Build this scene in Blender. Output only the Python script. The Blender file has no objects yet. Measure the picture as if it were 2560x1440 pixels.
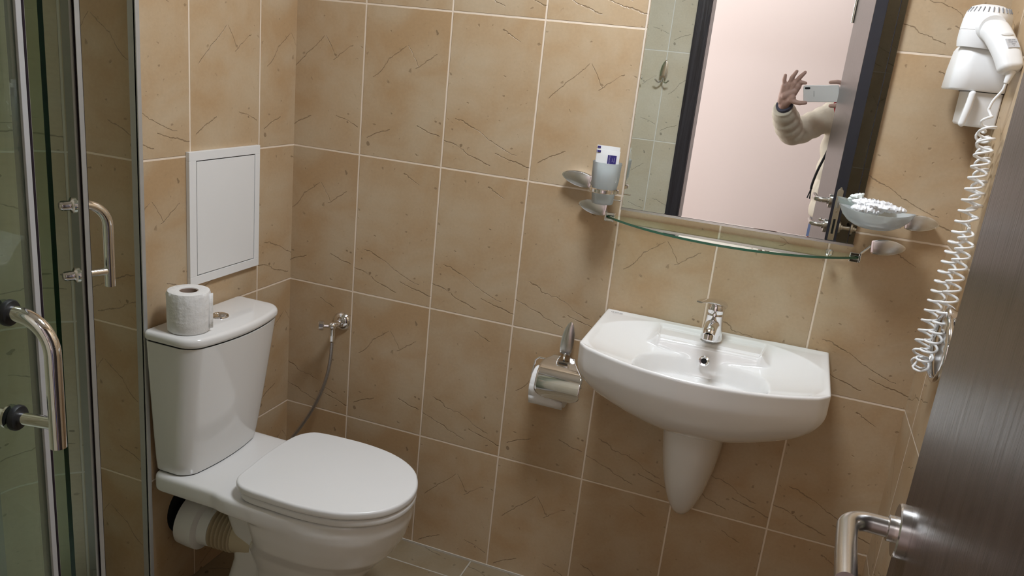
import bpy, bmesh, math, random
from mathutils import Vector, Matrix, Quaternion
random.seed(7)
S = bpy.context.scene
PI = math.pi
V = Vector

# ------------------------------------------------------------------ camera
cam_d = bpy.data.cameras.new('camera'); cam = bpy.data.objects.new('camera', cam_d)
S.collection.objects.link(cam); S.camera = cam
cam_d.sensor_width = 36; cam_d.lens = 27.927; cam_d.clip_start = 0.004; cam_d.clip_end = 50
CAM = V((1.3449, -1.9649, 1.4715))
RT = V((0.93572, 0.33759, 0.10229)); DN = V((0.18724, -0.22958, -0.95511)); FW = V((-0.29895, 0.91287, -0.27803))
cam.matrix_world = Matrix(((RT.x, -DN.x, -FW.x, CAM.x), (RT.y, -DN.y, -FW.y, CAM.y), (RT.z, -DN.z, -FW.z, CAM.z), (0, 0, 0, 1)))

# ------------------------------------------------------------------ world, exposure, lights
S.view_settings.view_transform = 'Standard'; S.view_settings.look = 'None'
S.view_settings.exposure = 0.0; S.view_settings.gamma = 1.0
w = bpy.data.worlds.new('world'); S.world = w; w.use_nodes = True
w.node_tree.nodes['Background'].inputs[0].default_value = (0.8, 0.85, 0.9, 1)
w.node_tree.nodes['Background'].inputs[1].default_value = 0.05

def area(name, loc, direction, sx, sy, power, col):
    d = bpy.data.lights.new(name, 'AREA'); d.shape = 'RECTANGLE'; d.size = sx; d.size_y = sy
    d.energy = power; d.color = col
    o = bpy.data.objects.new(name, d); S.collection.objects.link(o); o.location = loc
    o.rotation_euler = V(direction).to_track_quat('-Z', 'Y').to_euler()
    return o
CEIL = 2.42
LP = (1.02, -0.60)
area('ceiling_lamp_light', (LP[0], LP[1], CEIL - .075), (0, 0, -1), 0.34, 0.34, 19.5, (0.86, 0.92, 1.0))
area('corridor_lamp_light', (1.1, -2.75, 2.38), (0, 0, -1), 1.2, 0.4, 6.0, (0.97, 0.97, 1.0))
area('corridor_fill_light', (-0.45, -2.6, 1.35), (1, -0.02, 0.0), 1.0, 1.9, 30.0, (0.95, 0.97, 1.0))  # unseen fill added at the corridor end to even out the pink wall

# ------------------------------------------------------------------ materials
def newmat(name):
    m = bpy.data.materials.new(name); m.use_nodes = True
    return m, m.node_tree, m.node_tree.nodes, m.node_tree.links
def P(m): return m.node_tree.nodes['Principled BSDF']
def simple(name, col, rough=0.5, metal=0.0, noise=0.0, nscale=40, bump=0.0, coat=0.0, trans=0.0, ior=1.45, stretch=(1, 1, 1), sss=0.0):
    m, nt, N, L = newmat(name); p = P(m)
    p.inputs['Base Color'].default_value = (*col, 1); p.inputs['Roughness'].default_value = rough
    p.inputs['Metallic'].default_value = metal; p.inputs['Coat Weight'].default_value = coat
    p.inputs['Coat Roughness'].default_value = 0.05; p.inputs['IOR'].default_value = ior
    p.inputs['Transmission Weight'].default_value = trans
    if sss: p.inputs['Subsurface Weight'].default_value = sss; p.inputs['Subsurface Radius'].default_value = (0.01, 0.004, 0.002)
    tc = N.new('ShaderNodeTexCoord'); mp = N.new('ShaderNodeMapping'); mp.inputs['Scale'].default_value = stretch
    L.new(tc.outputs['Object'], mp.inputs['Vector'])
    n = N.new('ShaderNodeTexNoise'); n.inputs['Scale'].default_value = nscale; n.inputs['Detail'].default_value = 4
    L.new(mp.outputs[0], n.inputs['Vector'])
    if noise > 0:
        mx = N.new('ShaderNodeMix'); mx.data_type = 'RGBA'
        mx.inputs['A'].default_value = (*[c * (1 - noise) for c in col], 1); mx.inputs['B'].default_value = (*[min(1, c * (1 + noise)) for c in col], 1)
        L.new(n.outputs['Fac'], mx.inputs['Factor']); L.new(mx.outputs['Result'], p.inputs['Base Color'])
    if bump > 0:
        b = N.new('ShaderNodeBump'); b.inputs['Strength'].default_value = 1; b.inputs['Distance'].default_value = bump
        L.new(n.outputs['Fac'], b.inputs['Height']); L.new(b.outputs[0], p.inputs['Normal'])
    return m

def tile_mat(name, colA, colB, grout, rough=0.3, w=0.25, h=0.4, gw=0.0046):
    m, nt, N, L = newmat(name); p = P(m)
    def math_(op, a, b=None, c=None):
        n = N.new('ShaderNodeMath'); n.operation = op
        for i, v in enumerate((a, b, c)):
            if v is None: continue
            if isinstance(v, (int, float)): n.inputs[i].default_value = v
            else: L.new(v, n.inputs[i])
        return n.outputs[0]
    def noise(vec, sc, det=3, rough_=0.5, dist=0.0):
        n = N.new('ShaderNodeTexNoise'); n.inputs['Scale'].default_value = sc; n.inputs['Detail'].default_value = det
        n.inputs['Roughness'].default_value = rough_; n.inputs['Distortion'].default_value = dist
        L.new(vec, n.inputs['Vector']); return n.outputs['Fac']
    def mixc(f, a, b):
        n = N.new('ShaderNodeMix'); n.data_type = 'RGBA'
        if isinstance(f, float): n.inputs['Factor'].default_value = f
        else: L.new(f, n.inputs['Factor'])
        for k, v in (('A', a), ('B', b)):
            if isinstance(v, tuple): n.inputs[k].default_value = (*v, 1)
            else: L.new(v, n.inputs[k])
        return n.outputs['Result']
    uv = N.new('ShaderNodeTexCoord').outputs['UV']
    sp = N.new('ShaderNodeSeparateXYZ'); L.new(uv, sp.inputs[0])
    wob = math_('MULTIPLY', math_('SUBTRACT', noise(uv, 9.0, 4), 0.5), 0.004)
    fu = math_('FRACT', math_('ADD', sp.outputs[0], wob)); fv = math_('FRACT', math_('ADD', sp.outputs[1], wob))
    du = math_('MULTIPLY', math_('MINIMUM', fu, math_('SUBTRACT', 1.0, fu)), w)
    dv = math_('MULTIPLY', math_('MINIMUM', fv, math_('SUBTRACT', 1.0, fv)), h)
    d = math_('MINIMUM', du, dv)
    mr = N.new('ShaderNodeMapRange'); mr.inputs['From Min'].default_value = gw * 0.5 - 0.0004; mr.inputs['From Max'].default_value = gw * 0.5 + 0.0005
    L.new(d, mr.inputs['Value']); tile = mr.outputs[0]          # 1 on the tile, 0 on grout
    # local coords on the tile, in metres, shifted by one of a few print variants
    cb = N.new('ShaderNodeCombineXYZ')
    L.new(math_('FLOOR', sp.outputs[0]), cb.inputs[0]); L.new(math_('FLOOR', sp.outputs[1]), cb.inputs[1])
    wn = N.new('ShaderNodeTexWhiteNoise'); wn.noise_dimensions = '3D'; L.new(cb.outputs[0], wn.inputs['Vector'])
    variant = math_('FLOOR', math_('MULTIPLY', wn.outputs['Value'], 4.0))
    lc = N.new('ShaderNodeCombineXYZ'); L.new(math_('MULTIPLY', fu, w), lc.inputs[0]); L.new(math_('MULTIPLY', fv, h), lc.inputs[1])
    L.new(math_('MULTIPLY', variant, 3.7), lc.inputs[2])
    lv = lc.outputs[0]
    cloud = noise(lv, 7.0, 3, 0.55, 0.4)
    big = noise(lv, 3.2, 2, 0.5)
    fine = noise(lv, 130.0, 3, 0.6)
    mr2 = N.new('ShaderNodeMapRange'); mr2.inputs['From Min'].default_value = 0.38; mr2.inputs['From Max'].default_value = 0.62; L.new(math_('ADD', math_('MULTIPLY', cloud, 0.6), math_('MULTIPLY', big, 0.4)), mr2.inputs['Value'])
    col = mixc(mr2.outputs[0], colA, colB)
    tint = N.new('ShaderNodeMapRange'); tint.inputs['To Min'].default_value = 0.86; tint.inputs['To Max'].default_value = 1.12; L.new(math_('ADD', math_('MULTIPLY', fine, 0.7), math_('MULTIPLY', wn.outputs['Value'], 0.3)), tint.inputs['Value'])
    mul = N.new('ShaderNodeVectorMath'); mul.operation = 'SCALE'; L.new(col, mul.inputs[0]); L.new(tint.outputs[0], mul.inputs['Scale'])
    col = mul.outputs[0]
    # cracks of the printed stone: wandering slanted lines, a different set on each print variant
    lx_ = math_('MULTIPLY', fu, w); ly_ = math_('MULTIPLY', fv, h)
    wv = math_('SUBTRACT', noise(lv, 16.0, 4, 0.6), 0.5); thick = noise(lv, 28.0, 2)
    def crk(x0, x1, y0, slope, amp, sel):
        f_ = math_('ADD', math_('MULTIPLY_ADD', lx_, slope, y0 - slope * x0), math_('MULTIPLY', wv, amp))
        dd = math_('ABSOLUTE', math_('SUBTRACT', ly_, f_))
        m1_ = N.new('ShaderNodeMapRange'); m1_.inputs['From Min'].default_value = 0.0003; m1_.inputs['To Min'].default_value = 1; m1_.inputs['To Max'].default_value = 0
        L.new(math_('MULTIPLY', math_('SUBTRACT', thick, 0.18), 0.0052), m1_.inputs['From Max']); L.new(dd, m1_.inputs['Value'])
        g_ = math_('MULTIPLY', math_('GREATER_THAN', lx_, x0), math_('LESS_THAN', lx_, x1))
        k_ = math_('COMPARE', math_('MODULO', variant, 2.0), float(sel), 0.1)
        return math_('MULTIPLY', math_('MULTIPLY', m1_.outputs[0], g_), k_)
    cs = [crk(.03, .21, .135, -.42, .045, 0), crk(.00, .14, .075, -.36, .04, 0), crk(.15, .25, .060, -.28, .03, 0), crk(.14, .19, .36, -.35, .05, 0),
          crk(.03, .125, .215, .95, .05, 1), crk(.13, .165, .305, -1.5, .05, 1), crk(.155, .215, .245, .80, .04, 1), crk(.02, .09, .05, .5, .03, 1), crk(.17, .24, .10, -.3, .03, 1)]
    crack = cs[0]
    for c_ in cs[1:]: crack = math_('MAXIMUM', crack, c_)
    # pits
    pn = noise(lv, 60.0, 2, 0.4)
    pm = N.new('ShaderNodeMapRange'); pm.inputs['From Min'].default_value = 0.70; pm.inputs['From Max'].default_value = 0.76; L.new(pn, pm.inputs['Value'])
    crackpit = math_('MAXIMUM', crack, math_('MULTIPLY', pm.outputs[0], 0.7))
    dark = tuple(c * 0.42 for c in colB)
    col = mixc(math_('MULTIPLY', crackpit, 0.70), col, dark)
    col = mixc(tile, grout, col)
    L.new(col, p.inputs['Base Color'])
    rr = N.new('ShaderNodeMapRange'); rr.inputs['To Min'].default_value = 0.75; rr.inputs['To Max'].default_value = rough; L.new(tile, rr.inputs['Value'])
    L.new(rr.outputs[0], p.inputs['Roughness'])
    p.inputs['IOR'].default_value = 1.45
    b = N.new('ShaderNodeBump'); b.inputs['Distance'].default_value = 0.0012; b.inputs['Strength'].default_value = 0.8
    hgt = math_('ADD', math_('SUBTRACT', tile, math_('MULTIPLY', crackpit, 0.7)), math_('MULTIPLY', fine, 0.05))
    L.new(hgt, b.inputs['Height']); L.new(b.outputs[0], p.inputs['Normal'])
    return m

LITTILE = tile_mat('lit_stone_look_wall_tile', (0.74, 0.68, 0.57), (0.68, 0.60, 0.47), (0.90, 0.87, 0.82), rough=0.36)  # wall tile lightened, its lit brightness is put into the colour
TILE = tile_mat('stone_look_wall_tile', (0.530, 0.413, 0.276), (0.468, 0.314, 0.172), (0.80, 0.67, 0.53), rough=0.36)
FLOORT = tile_mat('stone_look_floor_tile', (0.30, 0.245, 0.165), (0.25, 0.185, 0.105), (0.45, 0.41, 0.34), rough=0.35, w=0.333, h=0.333)

def wood_mat(name, colA, colB, rough=0.28):
    m, nt, N, L = newmat(name); p = P(m)
    tc = N.new('ShaderNodeTexCoord'); mp = N.new('ShaderNodeMapping'); mp.inputs['Scale'].default_value = (60, 60, 1.6)
    L.new(tc.outputs['Object'], mp.inputs['Vector'])
    n = N.new('ShaderNodeTexNoise'); n.inputs['Scale'].default_value = 2.0; n.inputs['Detail'].default_value = 6; n.inputs['Roughness'].default_value = 0.65; n.inputs['Distortion'].default_value = 0.6
    L.new(mp.outputs[0], n.inputs['Vector'])
    r = N.new('ShaderNodeValToRGB'); r.color_ramp.elements[0].position = 0.33; r.color_ramp.elements[0].color = (*colA, 1)
    r.color_ramp.elements[1].position = 0.62; r.color_ramp.elements[1].color = (*colB, 1)
    L.new(n.outputs['Fac'], r.inputs[0]); L.new(r.outputs[0], p.inputs['Base Color'])
    b = N.new('ShaderNodeBump'); b.inputs['Distance'].default_value = 0.0012; b.inputs['Strength'].default_value = 0.8
    L.new(n.outputs['Fac'], b.inputs['Height']); L.new(b.outputs[0], p.inputs['Normal'])
    p.inputs['Roughness'].default_value = rough; p.inputs['Coat Weight'].default_value = 0.2; p.inputs['Coat Roughness'].default_value = 0.22; p.inputs['Specular IOR Level'].default_value = 0.4
    return m
WENGE = wood_mat('dark_wenge_wood', (0.016, 0.010, 0.009), (0.050, 0.036, 0.032))
FRAMEW = wood_mat('glare_tinted_frame_wood', (0.015, 0.014, 0.020), (0.046, 0.044, 0.058))  # dark wood shifted bluish, the corridor glare is put into the colour
EDGE = simple('dark_door_edge_band', (0.028, 0.028, 0.042), 0.4, noise=0.1)
CERAMIC = simple('white_glazed_ceramic', (0.80, 0.79, 0.77), 0.12, coat=0.5, noise=0.01, nscale=5)
PLASTIC = simple('white_plastic', (0.82, 0.82, 0.81), 0.32, noise=0.01, nscale=8)
SEATP = simple('white_seat_plastic', (0.80, 0.80, 0.79), 0.28, noise=0.01, nscale=8)
DRYP = simple('bright_white_plastic', (0.88, 0.88, 0.87), 0.35, noise=0.01, nscale=8)
CHROME = simple('polished_chrome', (0.82, 0.82, 0.83), 0.06, metal=1.0, noise=0.03, nscale=12)
STEEL = simple('brushed_steel', (0.60, 0.58, 0.56), 0.26, metal=1.0, noise=0.06, nscale=60, stretch=(1, 8, 1))
SATIN = simple('satin_nickel_face', (0.70, 0.70, 0.69), 0.24, metal=1.0, noise=0.1, nscale=90)
ALU = simple('aluminium_profile', (0.46, 0.45, 0.43), 0.45, metal=0.35, noise=0.08, nscale=30)
RUBBER = simple('black_rubber', (0.012, 0.013, 0.014), 0.5, noise=0.1)
DARK = simple('dark_gap', (0.008, 0.008, 0.008), 0.8, noise=0.1)
SEAL = simple('grey_magnetic_seal', (0.42, 0.42, 0.42), 0.55, noise=0.08)
SEALD = simple('dark_seal_strip', (0.022, 0.016, 0.020), 0.9, noise=0.1, ior=1.15)
PAPER = simple('toilet_paper', (0.80, 0.79, 0.77), 0.95, noise=0.03, nscale=60, bump=0.0025)
CARD = simple('brown_cardboard', (0.32, 0.23, 0.18), 0.9, noise=0.1)
CREAM = simple('cream_pipe_plastic', (0.60, 0.51, 0.35), 0.45, noise=0.03)
BRAID = simple('braided_steel_hose', (0.45, 0.43, 0.42), 0.35, metal=0.9, noise=0.45, nscale=450, bump=0.0006)
PINK = simple('pink_painted_plaster', (0.80, 0.69, 0.665), 0.9, noise=0.01, nscale=3)
WHITEP = simple('white_painted_plaster', (0.80, 0.80, 0.79), 0.9, noise=0.01, nscale=3)
LAMINATE = simple('corridor_laminate', (0.25, 0.17, 0.11), 0.4, noise=0.15, nscale=12, stretch=(1, 10, 1))
MIRRORM = simple('silvered_mirror', (0.895, 0.935, 0.895), 0.0, metal=1.0)
MEDGE = simple('mirror_edge', (0.03, 0.035, 0.05), 0.3, noise=0.1)
PURPLE = simple('purple_print', (0.035, 0.025, 0.16), 0.5, noise=0.05)
GREYTXT = simple('grey_print', (0.25, 0.25, 0.26), 0.5, noise=0.05)
PALETXT = simple('pale_print', (0.45, 0.42, 0.65), 0.5, noise=0.05)
LABELG = simple('silver_label', (0.55, 0.55, 0.56), 0.4, noise=0.15, nscale=300)
PHONEW = simple('white_phone_glass', (0.88, 0.86, 0.88), 0.12, coat=0.5, noise=0.01)
BLACKG = simple('black_glass', (0.01, 0.01, 0.012), 0.08, noise=0.1)
SKIN = simple('skin', (0.50, 0.31, 0.26), 0.5, noise=0.1, nscale=60, bump=0.0004, sss=0.15)
JACKET = simple('beige_quilted_jacket', (0.62, 0.55, 0.45), 0.6, noise=0.06, nscale=9, bump=0.012)
LINING = simple('dark_cuff_lining', (0.06, 0.06, 0.09), 0.8, noise=0.1)
REDC = simple('red_fabric', (0.60, 0.035, 0.06), 0.8, noise=0.1)
JEANS = simple('blue_denim', (0.06, 0.09, 0.19), 0.9, noise=0.25, nscale=250)
HAIR = simple('dark_brown_hair', (0.03, 0.018, 0.012), 0.5, noise=0.3, nscale=150, bump=0.003, stretch=(1, 1, 0.1))
BLACKF = simple('black_fabric', (0.012, 0.012, 0.014), 0.7, noise=0.1)
SHOE = simple('black_leather', (0.02, 0.02, 0.02), 0.4, noise=0.1)

def glass_mat(name, tint, dens=0.06, edge=None, gloss_rough=0.0):
    m, nt, N, L = newmat(name); N.remove(P(m)); out = N['Material Output']
    tr = N.new('ShaderNodeBsdfTransparent'); tr.inputs[0].default_value = (*tint, 1)
    gl = N.new('ShaderNodeBsdfGlossy'); gl.inputs['Roughness'].default_value = gloss_rough; gl.inputs['Color'].default_value = (0.9, 1.0, 0.95, 1)
    fr = N.new('ShaderNodeFresnel'); fr.inputs['IOR'].default_value = 1.5
    df = N.new('ShaderNodeBsdfDiffuse'); df.inputs[0].default_value = (0.55, 0.6, 0.55, 1)
    nz = N.new('ShaderNodeTexNoise'); nz.inputs['Scale'].default_value = 6; nz.inputs['Detail'].default_value = 5
    mr = N.new('ShaderNodeMapRange'); mr.inputs['To Min'].default_value = dens * 0.4; mr.inputs['To Max'].default_value = dens * 1.6
    L.new(nz.outputs['Fac'], mr.inputs['Value'])
    m0 = N.new('ShaderNodeMixShader'); L.new(mr.outputs[0], m0.inputs[0]); L.new(tr.outputs[0], m0.inputs[1]); L.new(df.outputs[0], m0.inputs[2])
    m1 = N.new('ShaderNodeMixShader'); L.new(fr.outputs[0], m1.inputs[0]); L.new(m0.outputs[0], m1.inputs[1]); L.new(gl.outputs[0], m1.inputs[2])
    L.new(m1.outputs[0], out.inputs[0]); return m
SHGLASS = glass_mat('shower_glass', (0.93, 0.985, 0.92), 0.03)
SHELFG = glass_mat('shelf_glass', (0.95, 0.985, 0.965), 0.02)
EDGEG = simple('green_glass_edge', (0.012, 0.045, 0.022), 0.15, noise=0.25, nscale=25)
EDGEG2 = simple('green_shelf_edge', (0.05, 0.14, 0.09), 0.12, noise=0.3, nscale=15)

def frost_mat(name, col, tr=0.5):
    m, nt, N, L = newmat(name); N.remove(P(m)); out = N['Material Output']
    a = N.new('ShaderNodeBsdfTranslucent'); a.inputs[0].default_value = (*col, 1)
    b = N.new('ShaderNodeBsdfDiffuse'); b.inputs[0].default_value = (*col, 1)
    c = N.new('ShaderNodeBsdfTransparent'); c.inputs[0].default_value = (0.9, 0.95, 0.95, 1)
    g = N.new('ShaderNodeBsdfGlossy'); g.inputs['Roughness'].default_value = 0.25
    nz = N.new('ShaderNodeTexNoise'); nz.inputs['Scale'].default_value = 30
    mr = N.new('ShaderNodeMapRange'); mr.inputs['To Min'].default_value = 0.4; mr.inputs['To Max'].default_value = 0.6; L.new(nz.outputs['Fac'], mr.inputs['Value'])
    m0 = N.new('ShaderNodeMixShader'); L.new(mr.outputs[0], m0.inputs[0]); L.new(a.outputs[0], m0.inputs[1]); L.new(b.outputs[0], m0.inputs[2])
    m1 = N.new('ShaderNodeMixShader'); m1.inputs[0].default_value = tr; L.new(m0.outputs[0], m1.inputs[1]); L.new(c.outputs[0], m1.inputs[2])
    fr = N.new('ShaderNodeFresnel'); fr.inputs['IOR'].default_value = 1.4
    m2 = N.new('ShaderNodeMixShader'); L.new(fr.outputs[0], m2.inputs[0]); L.new(m1.outputs[0], m2.inputs[1]); L.new(g.outputs[0], m2.inputs[2])
    L.new(m2.outputs[0], out.inputs[0]); return m
FROST = frost_mat('frosted_glass', (0.90, 0.94, 0.95), 0.42)
WRAP = simple('crinkled_white_wrapper', (0.86, 0.86, 0.87), 0.3, noise=0.03, nscale=60, bump=0.004)

def emit(name, col, st):
    m, nt, N, L = newmat(name); p = P(m)
    p.inputs['Emission Color'].default_value = (*col, 1); p.inputs['Emission Strength'].default_value = st
    return m
LAMPM = emit('lit_lamp_diffuser', (0.9, 0.95, 1), 4.0)

# ------------------------------------------------------------------ mesh helpers
class MB:
    def __init__(self): self.v = []; self.f = []; self.mi = []; self.uv = None
    def add(self, vs, fs, mi=0):
        o = len(self.v); self.v += [tuple(a) for a in vs]; self.f += [tuple(i + o for i in f) for f in fs]; self.mi += [mi] * len(fs); return self
    def box(self, x0, x1, y0, y1, z0, z1, mi=0):
        vs = [(x, y, z) for z in (z0, z1) for y in (y0, y1) for x in (x0, x1)]
        return self.add(vs, [(0, 2, 3, 1), (4, 5, 7, 6), (0, 1, 5, 4), (2, 6, 7, 3), (0, 4, 6, 2), (1, 3, 7, 5)], mi)
    def loft(self, rings, cap0=True, cap1=True, closed=True, mi=0):
        n = len(rings[0]); vs = [p for r in rings for p in r]; fs = []
        for k in range(len(rings) - 1):
            for i in range(n if closed else n - 1):
                j = (i + 1) % n; fs.append((k * n + i, k * n + j, (k + 1) * n + j, (k + 1) * n + i))
        if cap0: fs.append(tuple(reversed(range(n))))
        if cap1: fs.append(tuple(range((len(rings) - 1) * n, len(rings) * n)))
        return self.add(vs, fs, mi)
    def tube(self, pts, r, n=16, cap=True, mi=0, round_ends=False):
        pts = [V(p) for p in pts]; rs = [r] * len(pts) if isinstance(r, (int, float)) else list(r)
        if round_ends:
            d0 = (pts[0] - pts[1]).normalized(); d1 = (pts[-1] - pts[-2]).normalized(); a, b = rs[0], rs[-1]
            pre = [(pts[0] + d0 * a * math.sin(t), a * math.cos(t)) for t in (1.5, 1.15, 0.75, 0.35)]
            post = [(pts[-1] + d1 * b * math.sin(t), b * math.cos(t)) for t in (0.35, 0.75, 1.15, 1.5)]
            pts = [q[0] for q in pre] + pts + [q[0] for q in post]; rs = [q[1] for q in pre] + rs + [q[1] for q in post]
        tang = []
        for i in range(len(pts)):
            a = pts[max(i - 1, 0)]; b = pts[min(i + 1, len(pts) - 1)]; tang.append((b - a).normalized())
        up = V((0, 0, 1)) if abs(tang[0].z) < 0.9 else V((1, 0, 0))
        nrm = (up - tang[0] * up.dot(tang[0])).normalized(); rings = []
        for i, p in enumerate(pts):
            if i:
                q = tang[i - 1].rotation_difference(tang[i]); nrm = (q @ nrm); nrm = (nrm - tang[i] * nrm.dot(tang[i])).normalized()
            bn = tang[i].cross(nrm)
            rings.append([p + (nrm * math.cos(2 * PI * k / n) + bn * math.sin(2 * PI * k / n)) * rs[i] for k in range(n)])
        return self.loft(rings, cap, cap, True, mi)
    def lathe(self, prof, origin=(0, 0, 0), axis=(0, 0, 1), n=40, cap=True, mi=0, sx=1.0, sy=1.0, xdir=None):
        ax = V(axis).normalized(); a = V(xdir) if xdir else (V((1, 0, 0)) if abs(ax.x) < 0.9 else V((0, 1, 0)))
        a = (a - ax * a.dot(ax)).normalized(); b = ax.cross(a); o = V(origin)
        rings = [[o + ax * h + (a * math.cos(2 * PI * k / n) * sx + b * math.sin(2 * PI * k / n) * sy) * max(r, 1e-5) for k in range(n)] for r, h in prof]
        return self.loft(rings, cap, cap, True, mi)
    def sphere(self, c, r, n=20, sc=(1, 1, 1), mi=0):
        c = V(c); rings = []
        for i in range(1, n):
            t = PI * i / n; rings.append([c + V((math.sin(t) * math.cos(2 * PI * k / n) * r * sc[0], math.sin(t) * math.sin(2 * PI * k / n) * r * sc[1], -math.cos(t) * r * sc[2])) for k in range(n)])
        return self.loft(rings, True, True, True, mi)
    def slab(self, outline, z0, z1, r=0.0, seg=4, mi=0):
        """horizontal plate of a plan outline with rounded top and bottom edges"""
        rings = []
        cx = sum(p[0] for p in outline) / len(outline); cy = sum(p[1] for p in outline) / len(outline)
        def ins(d):
            out = []
            n = len(outline)
            for i in range(n):
                a = V(outline[i - 1]); b = V(outline[i]); c = V(outline[(i + 1) % n])
                t = (c - a); 
                if t.length < 1e-9: out.append(tuple(b)); continue
                t.normalize(); nn = V((-t.y, t.x))
                if (V((cx, cy)) - b).dot(nn) < 0: nn = -nn
                out.append(tuple(b + nn * d))
            return out
        if r > 0:
            for k in range(seg + 1):
                a = PI / 2 * k / seg; o = ins(r * (1 - math.sin(a))); rings.append([(p[0], p[1], z0 + r * (1 - math.cos(a))) for p in o])
            for k in range(seg + 1):
                a = PI / 2 * k / seg; o = ins(r * (1 - math.cos(a))); rings.append([(p[0], p[1], z1 - r * (1 - math.sin(a))) for p in o])
        else:
            rings = [[(p[0], p[1], z0) for p in outline], [(p[0], p[1], z1) for p in outline]]
        return self.loft(rings, True, True, True, mi)
    def xform(self, M):
        self.v = [tuple(M @ V(a)) for a in self.v]; return self

def link(o): S.collection.objects.link(o); return o
def mk(name, mb, mats, parent=None, smooth=True, bevel=0.0, bseg=3, angle=40, sub=0, solid=0.0, remesh=0.0, smoothit=0):
    me = bpy.data.meshes.new(name)
    off = V((0, 0, 0))
    if parent is not None:
        q = parent
        while q is not None: off += q.location; q = q.parent
    me.from_pydata([tuple(V(a) - off) for a in mb.v], [], mb.f); me.validate(); me.update()
    if not isinstance(mats, (list, tuple)): mats = [mats]
    for m in mats: me.materials.append(m)
    if len(me.polygons) == len(mb.mi):
        me.polygons.foreach_set('material_index', mb.mi)
    bm = bmesh.new(); bm.from_mesh(me); bmesh.ops.recalc_face_normals(bm, faces=bm.faces); bm.to_mesh(me); bm.free()
    o = link(bpy.data.objects.new(name, me))
    if parent is not None: o.parent = parent
    if remesh > 0:
        r = o.modifiers.new('remesh', 'REMESH'); r.mode = 'VOXEL'; r.voxel_size = remesh; r.use_smooth_shade = True
        if smoothit:
            s = o.modifiers.new('smooth', 'SMOOTH'); s.factor = 0.6; s.iterations = smoothit
    if bevel > 0:
        b = o.modifiers.new('bevel', 'BEVEL'); b.width = bevel; b.segments = bseg; b.limit_method = 'ANGLE'; b.angle_limit = math.radians(35)
        b.harden_normals = False
    if sub: s = o.modifiers.new('sub', 'SUBSURF'); s.levels = sub; s.render_levels = sub
    if solid: s = o.modifiers.new('solid', 'SOLIDIFY'); s.thickness = solid; s.offset = 0
    if smooth:
        me.polygons.foreach_set('use_smooth', [True] * len(me.polygons))
        if not (sub or remesh):
            try: me.set_sharp_from_angle(angle=math.radians(angle))
            except Exception: pass
    return o
def thing(name, loc, label, cat, group=None):
    o = link(bpy.data.objects.new(name, None)); o.empty_display_size = 0.02; o.location = loc
    o['label'] = label; o['category'] = cat
    if group: o['group'] = group
    bpy.context.view_layer.update(); return o
def tag(o, label, cat, group=None):
    o['label'] = label; o['category'] = cat
    if group: o['group'] = group
    return o
def struct(o, label=None, cat='room'):
    o['kind'] = 'structure'
    if label: o['label'] = label; o['category'] = cat
    return o
def wallpanel(name, p0, du, dv, U0, V0, U1, V1, thick, mat, label, cat='wall', holes=None):
    """tiled wall with real thickness: quad from p0 spanning du, dv (uv from U0,V0 to U1,V1); thick = vector into the wall"""
    p0 = V(p0); du = V(du); dv = V(dv); t = V(thick)
    vs = [p0, p0 + du, p0 + du + dv, p0 + dv, p0 + t, p0 + du + t, p0 + du + dv + t, p0 + dv + t]
    fs = [(0, 1, 2, 3), (4, 7, 6, 5), (0, 4, 5, 1), (1, 5, 6, 2), (2, 6, 7, 3), (3, 7, 4, 0)]
    me = bpy.data.meshes.new(name); me.from_pydata([tuple(a) for a in vs], [], fs); me.materials.append(mat)
    uvl = me.uv_layers.new(name='UV'); uv4 = [(U0, V0), (U1, V0), (U1, V1), (U0, V1)]
    for poly in me.polygons:
        for li in poly.loop_indices: uvl.data[li].uv = uv4[me.loops[li].vertex_index % 4]
    bm = bmesh.new(); bm.from_mesh(me); bmesh.ops.recalc_face_normals(bm, faces=bm.faces); bm.to_mesh(me); bm.free()
    o = link(bpy.data.objects.new(name, me)); return struct(o, label, cat)
def text(name, s, size, mat, M, parent=None, ext=0.0002, align='CENTER'):
    cu = bpy.data.curves.new(name, 'FONT'); cu.body = s; cu.size = size; cu.extrude = ext; cu.align_x = align; cu.align_y = 'CENTER'
    tmp = bpy.data.objects.new(name, cu); link(tmp)
    dg = bpy.context.evaluated_depsgraph_get(); me = bpy.data.meshes.new_from_object(tmp.evaluated_get(dg)); bpy.data.objects.remove(tmp)
    off = V((0, 0, 0)); q = parent
    while q is not None: off += q.location; q = q.parent
    me.transform(Matrix.Translation(-off) @ M); me.materials.clear(); me.materials.append(mat)
    o = link(bpy.data.objects.new(name, me))
    if parent is not None: o.parent = parent
    return o
def frame_matrix(origin, x, y, z):
    x, y, z = V(x), V(y), V(z)
    return Matrix(((x.x, y.x, z.x, origin[0]), (x.y, y.y, z.y, origin[1]), (x.z, y.z, z.z, origin[2]), (0, 0, 0, 1)))

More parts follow.
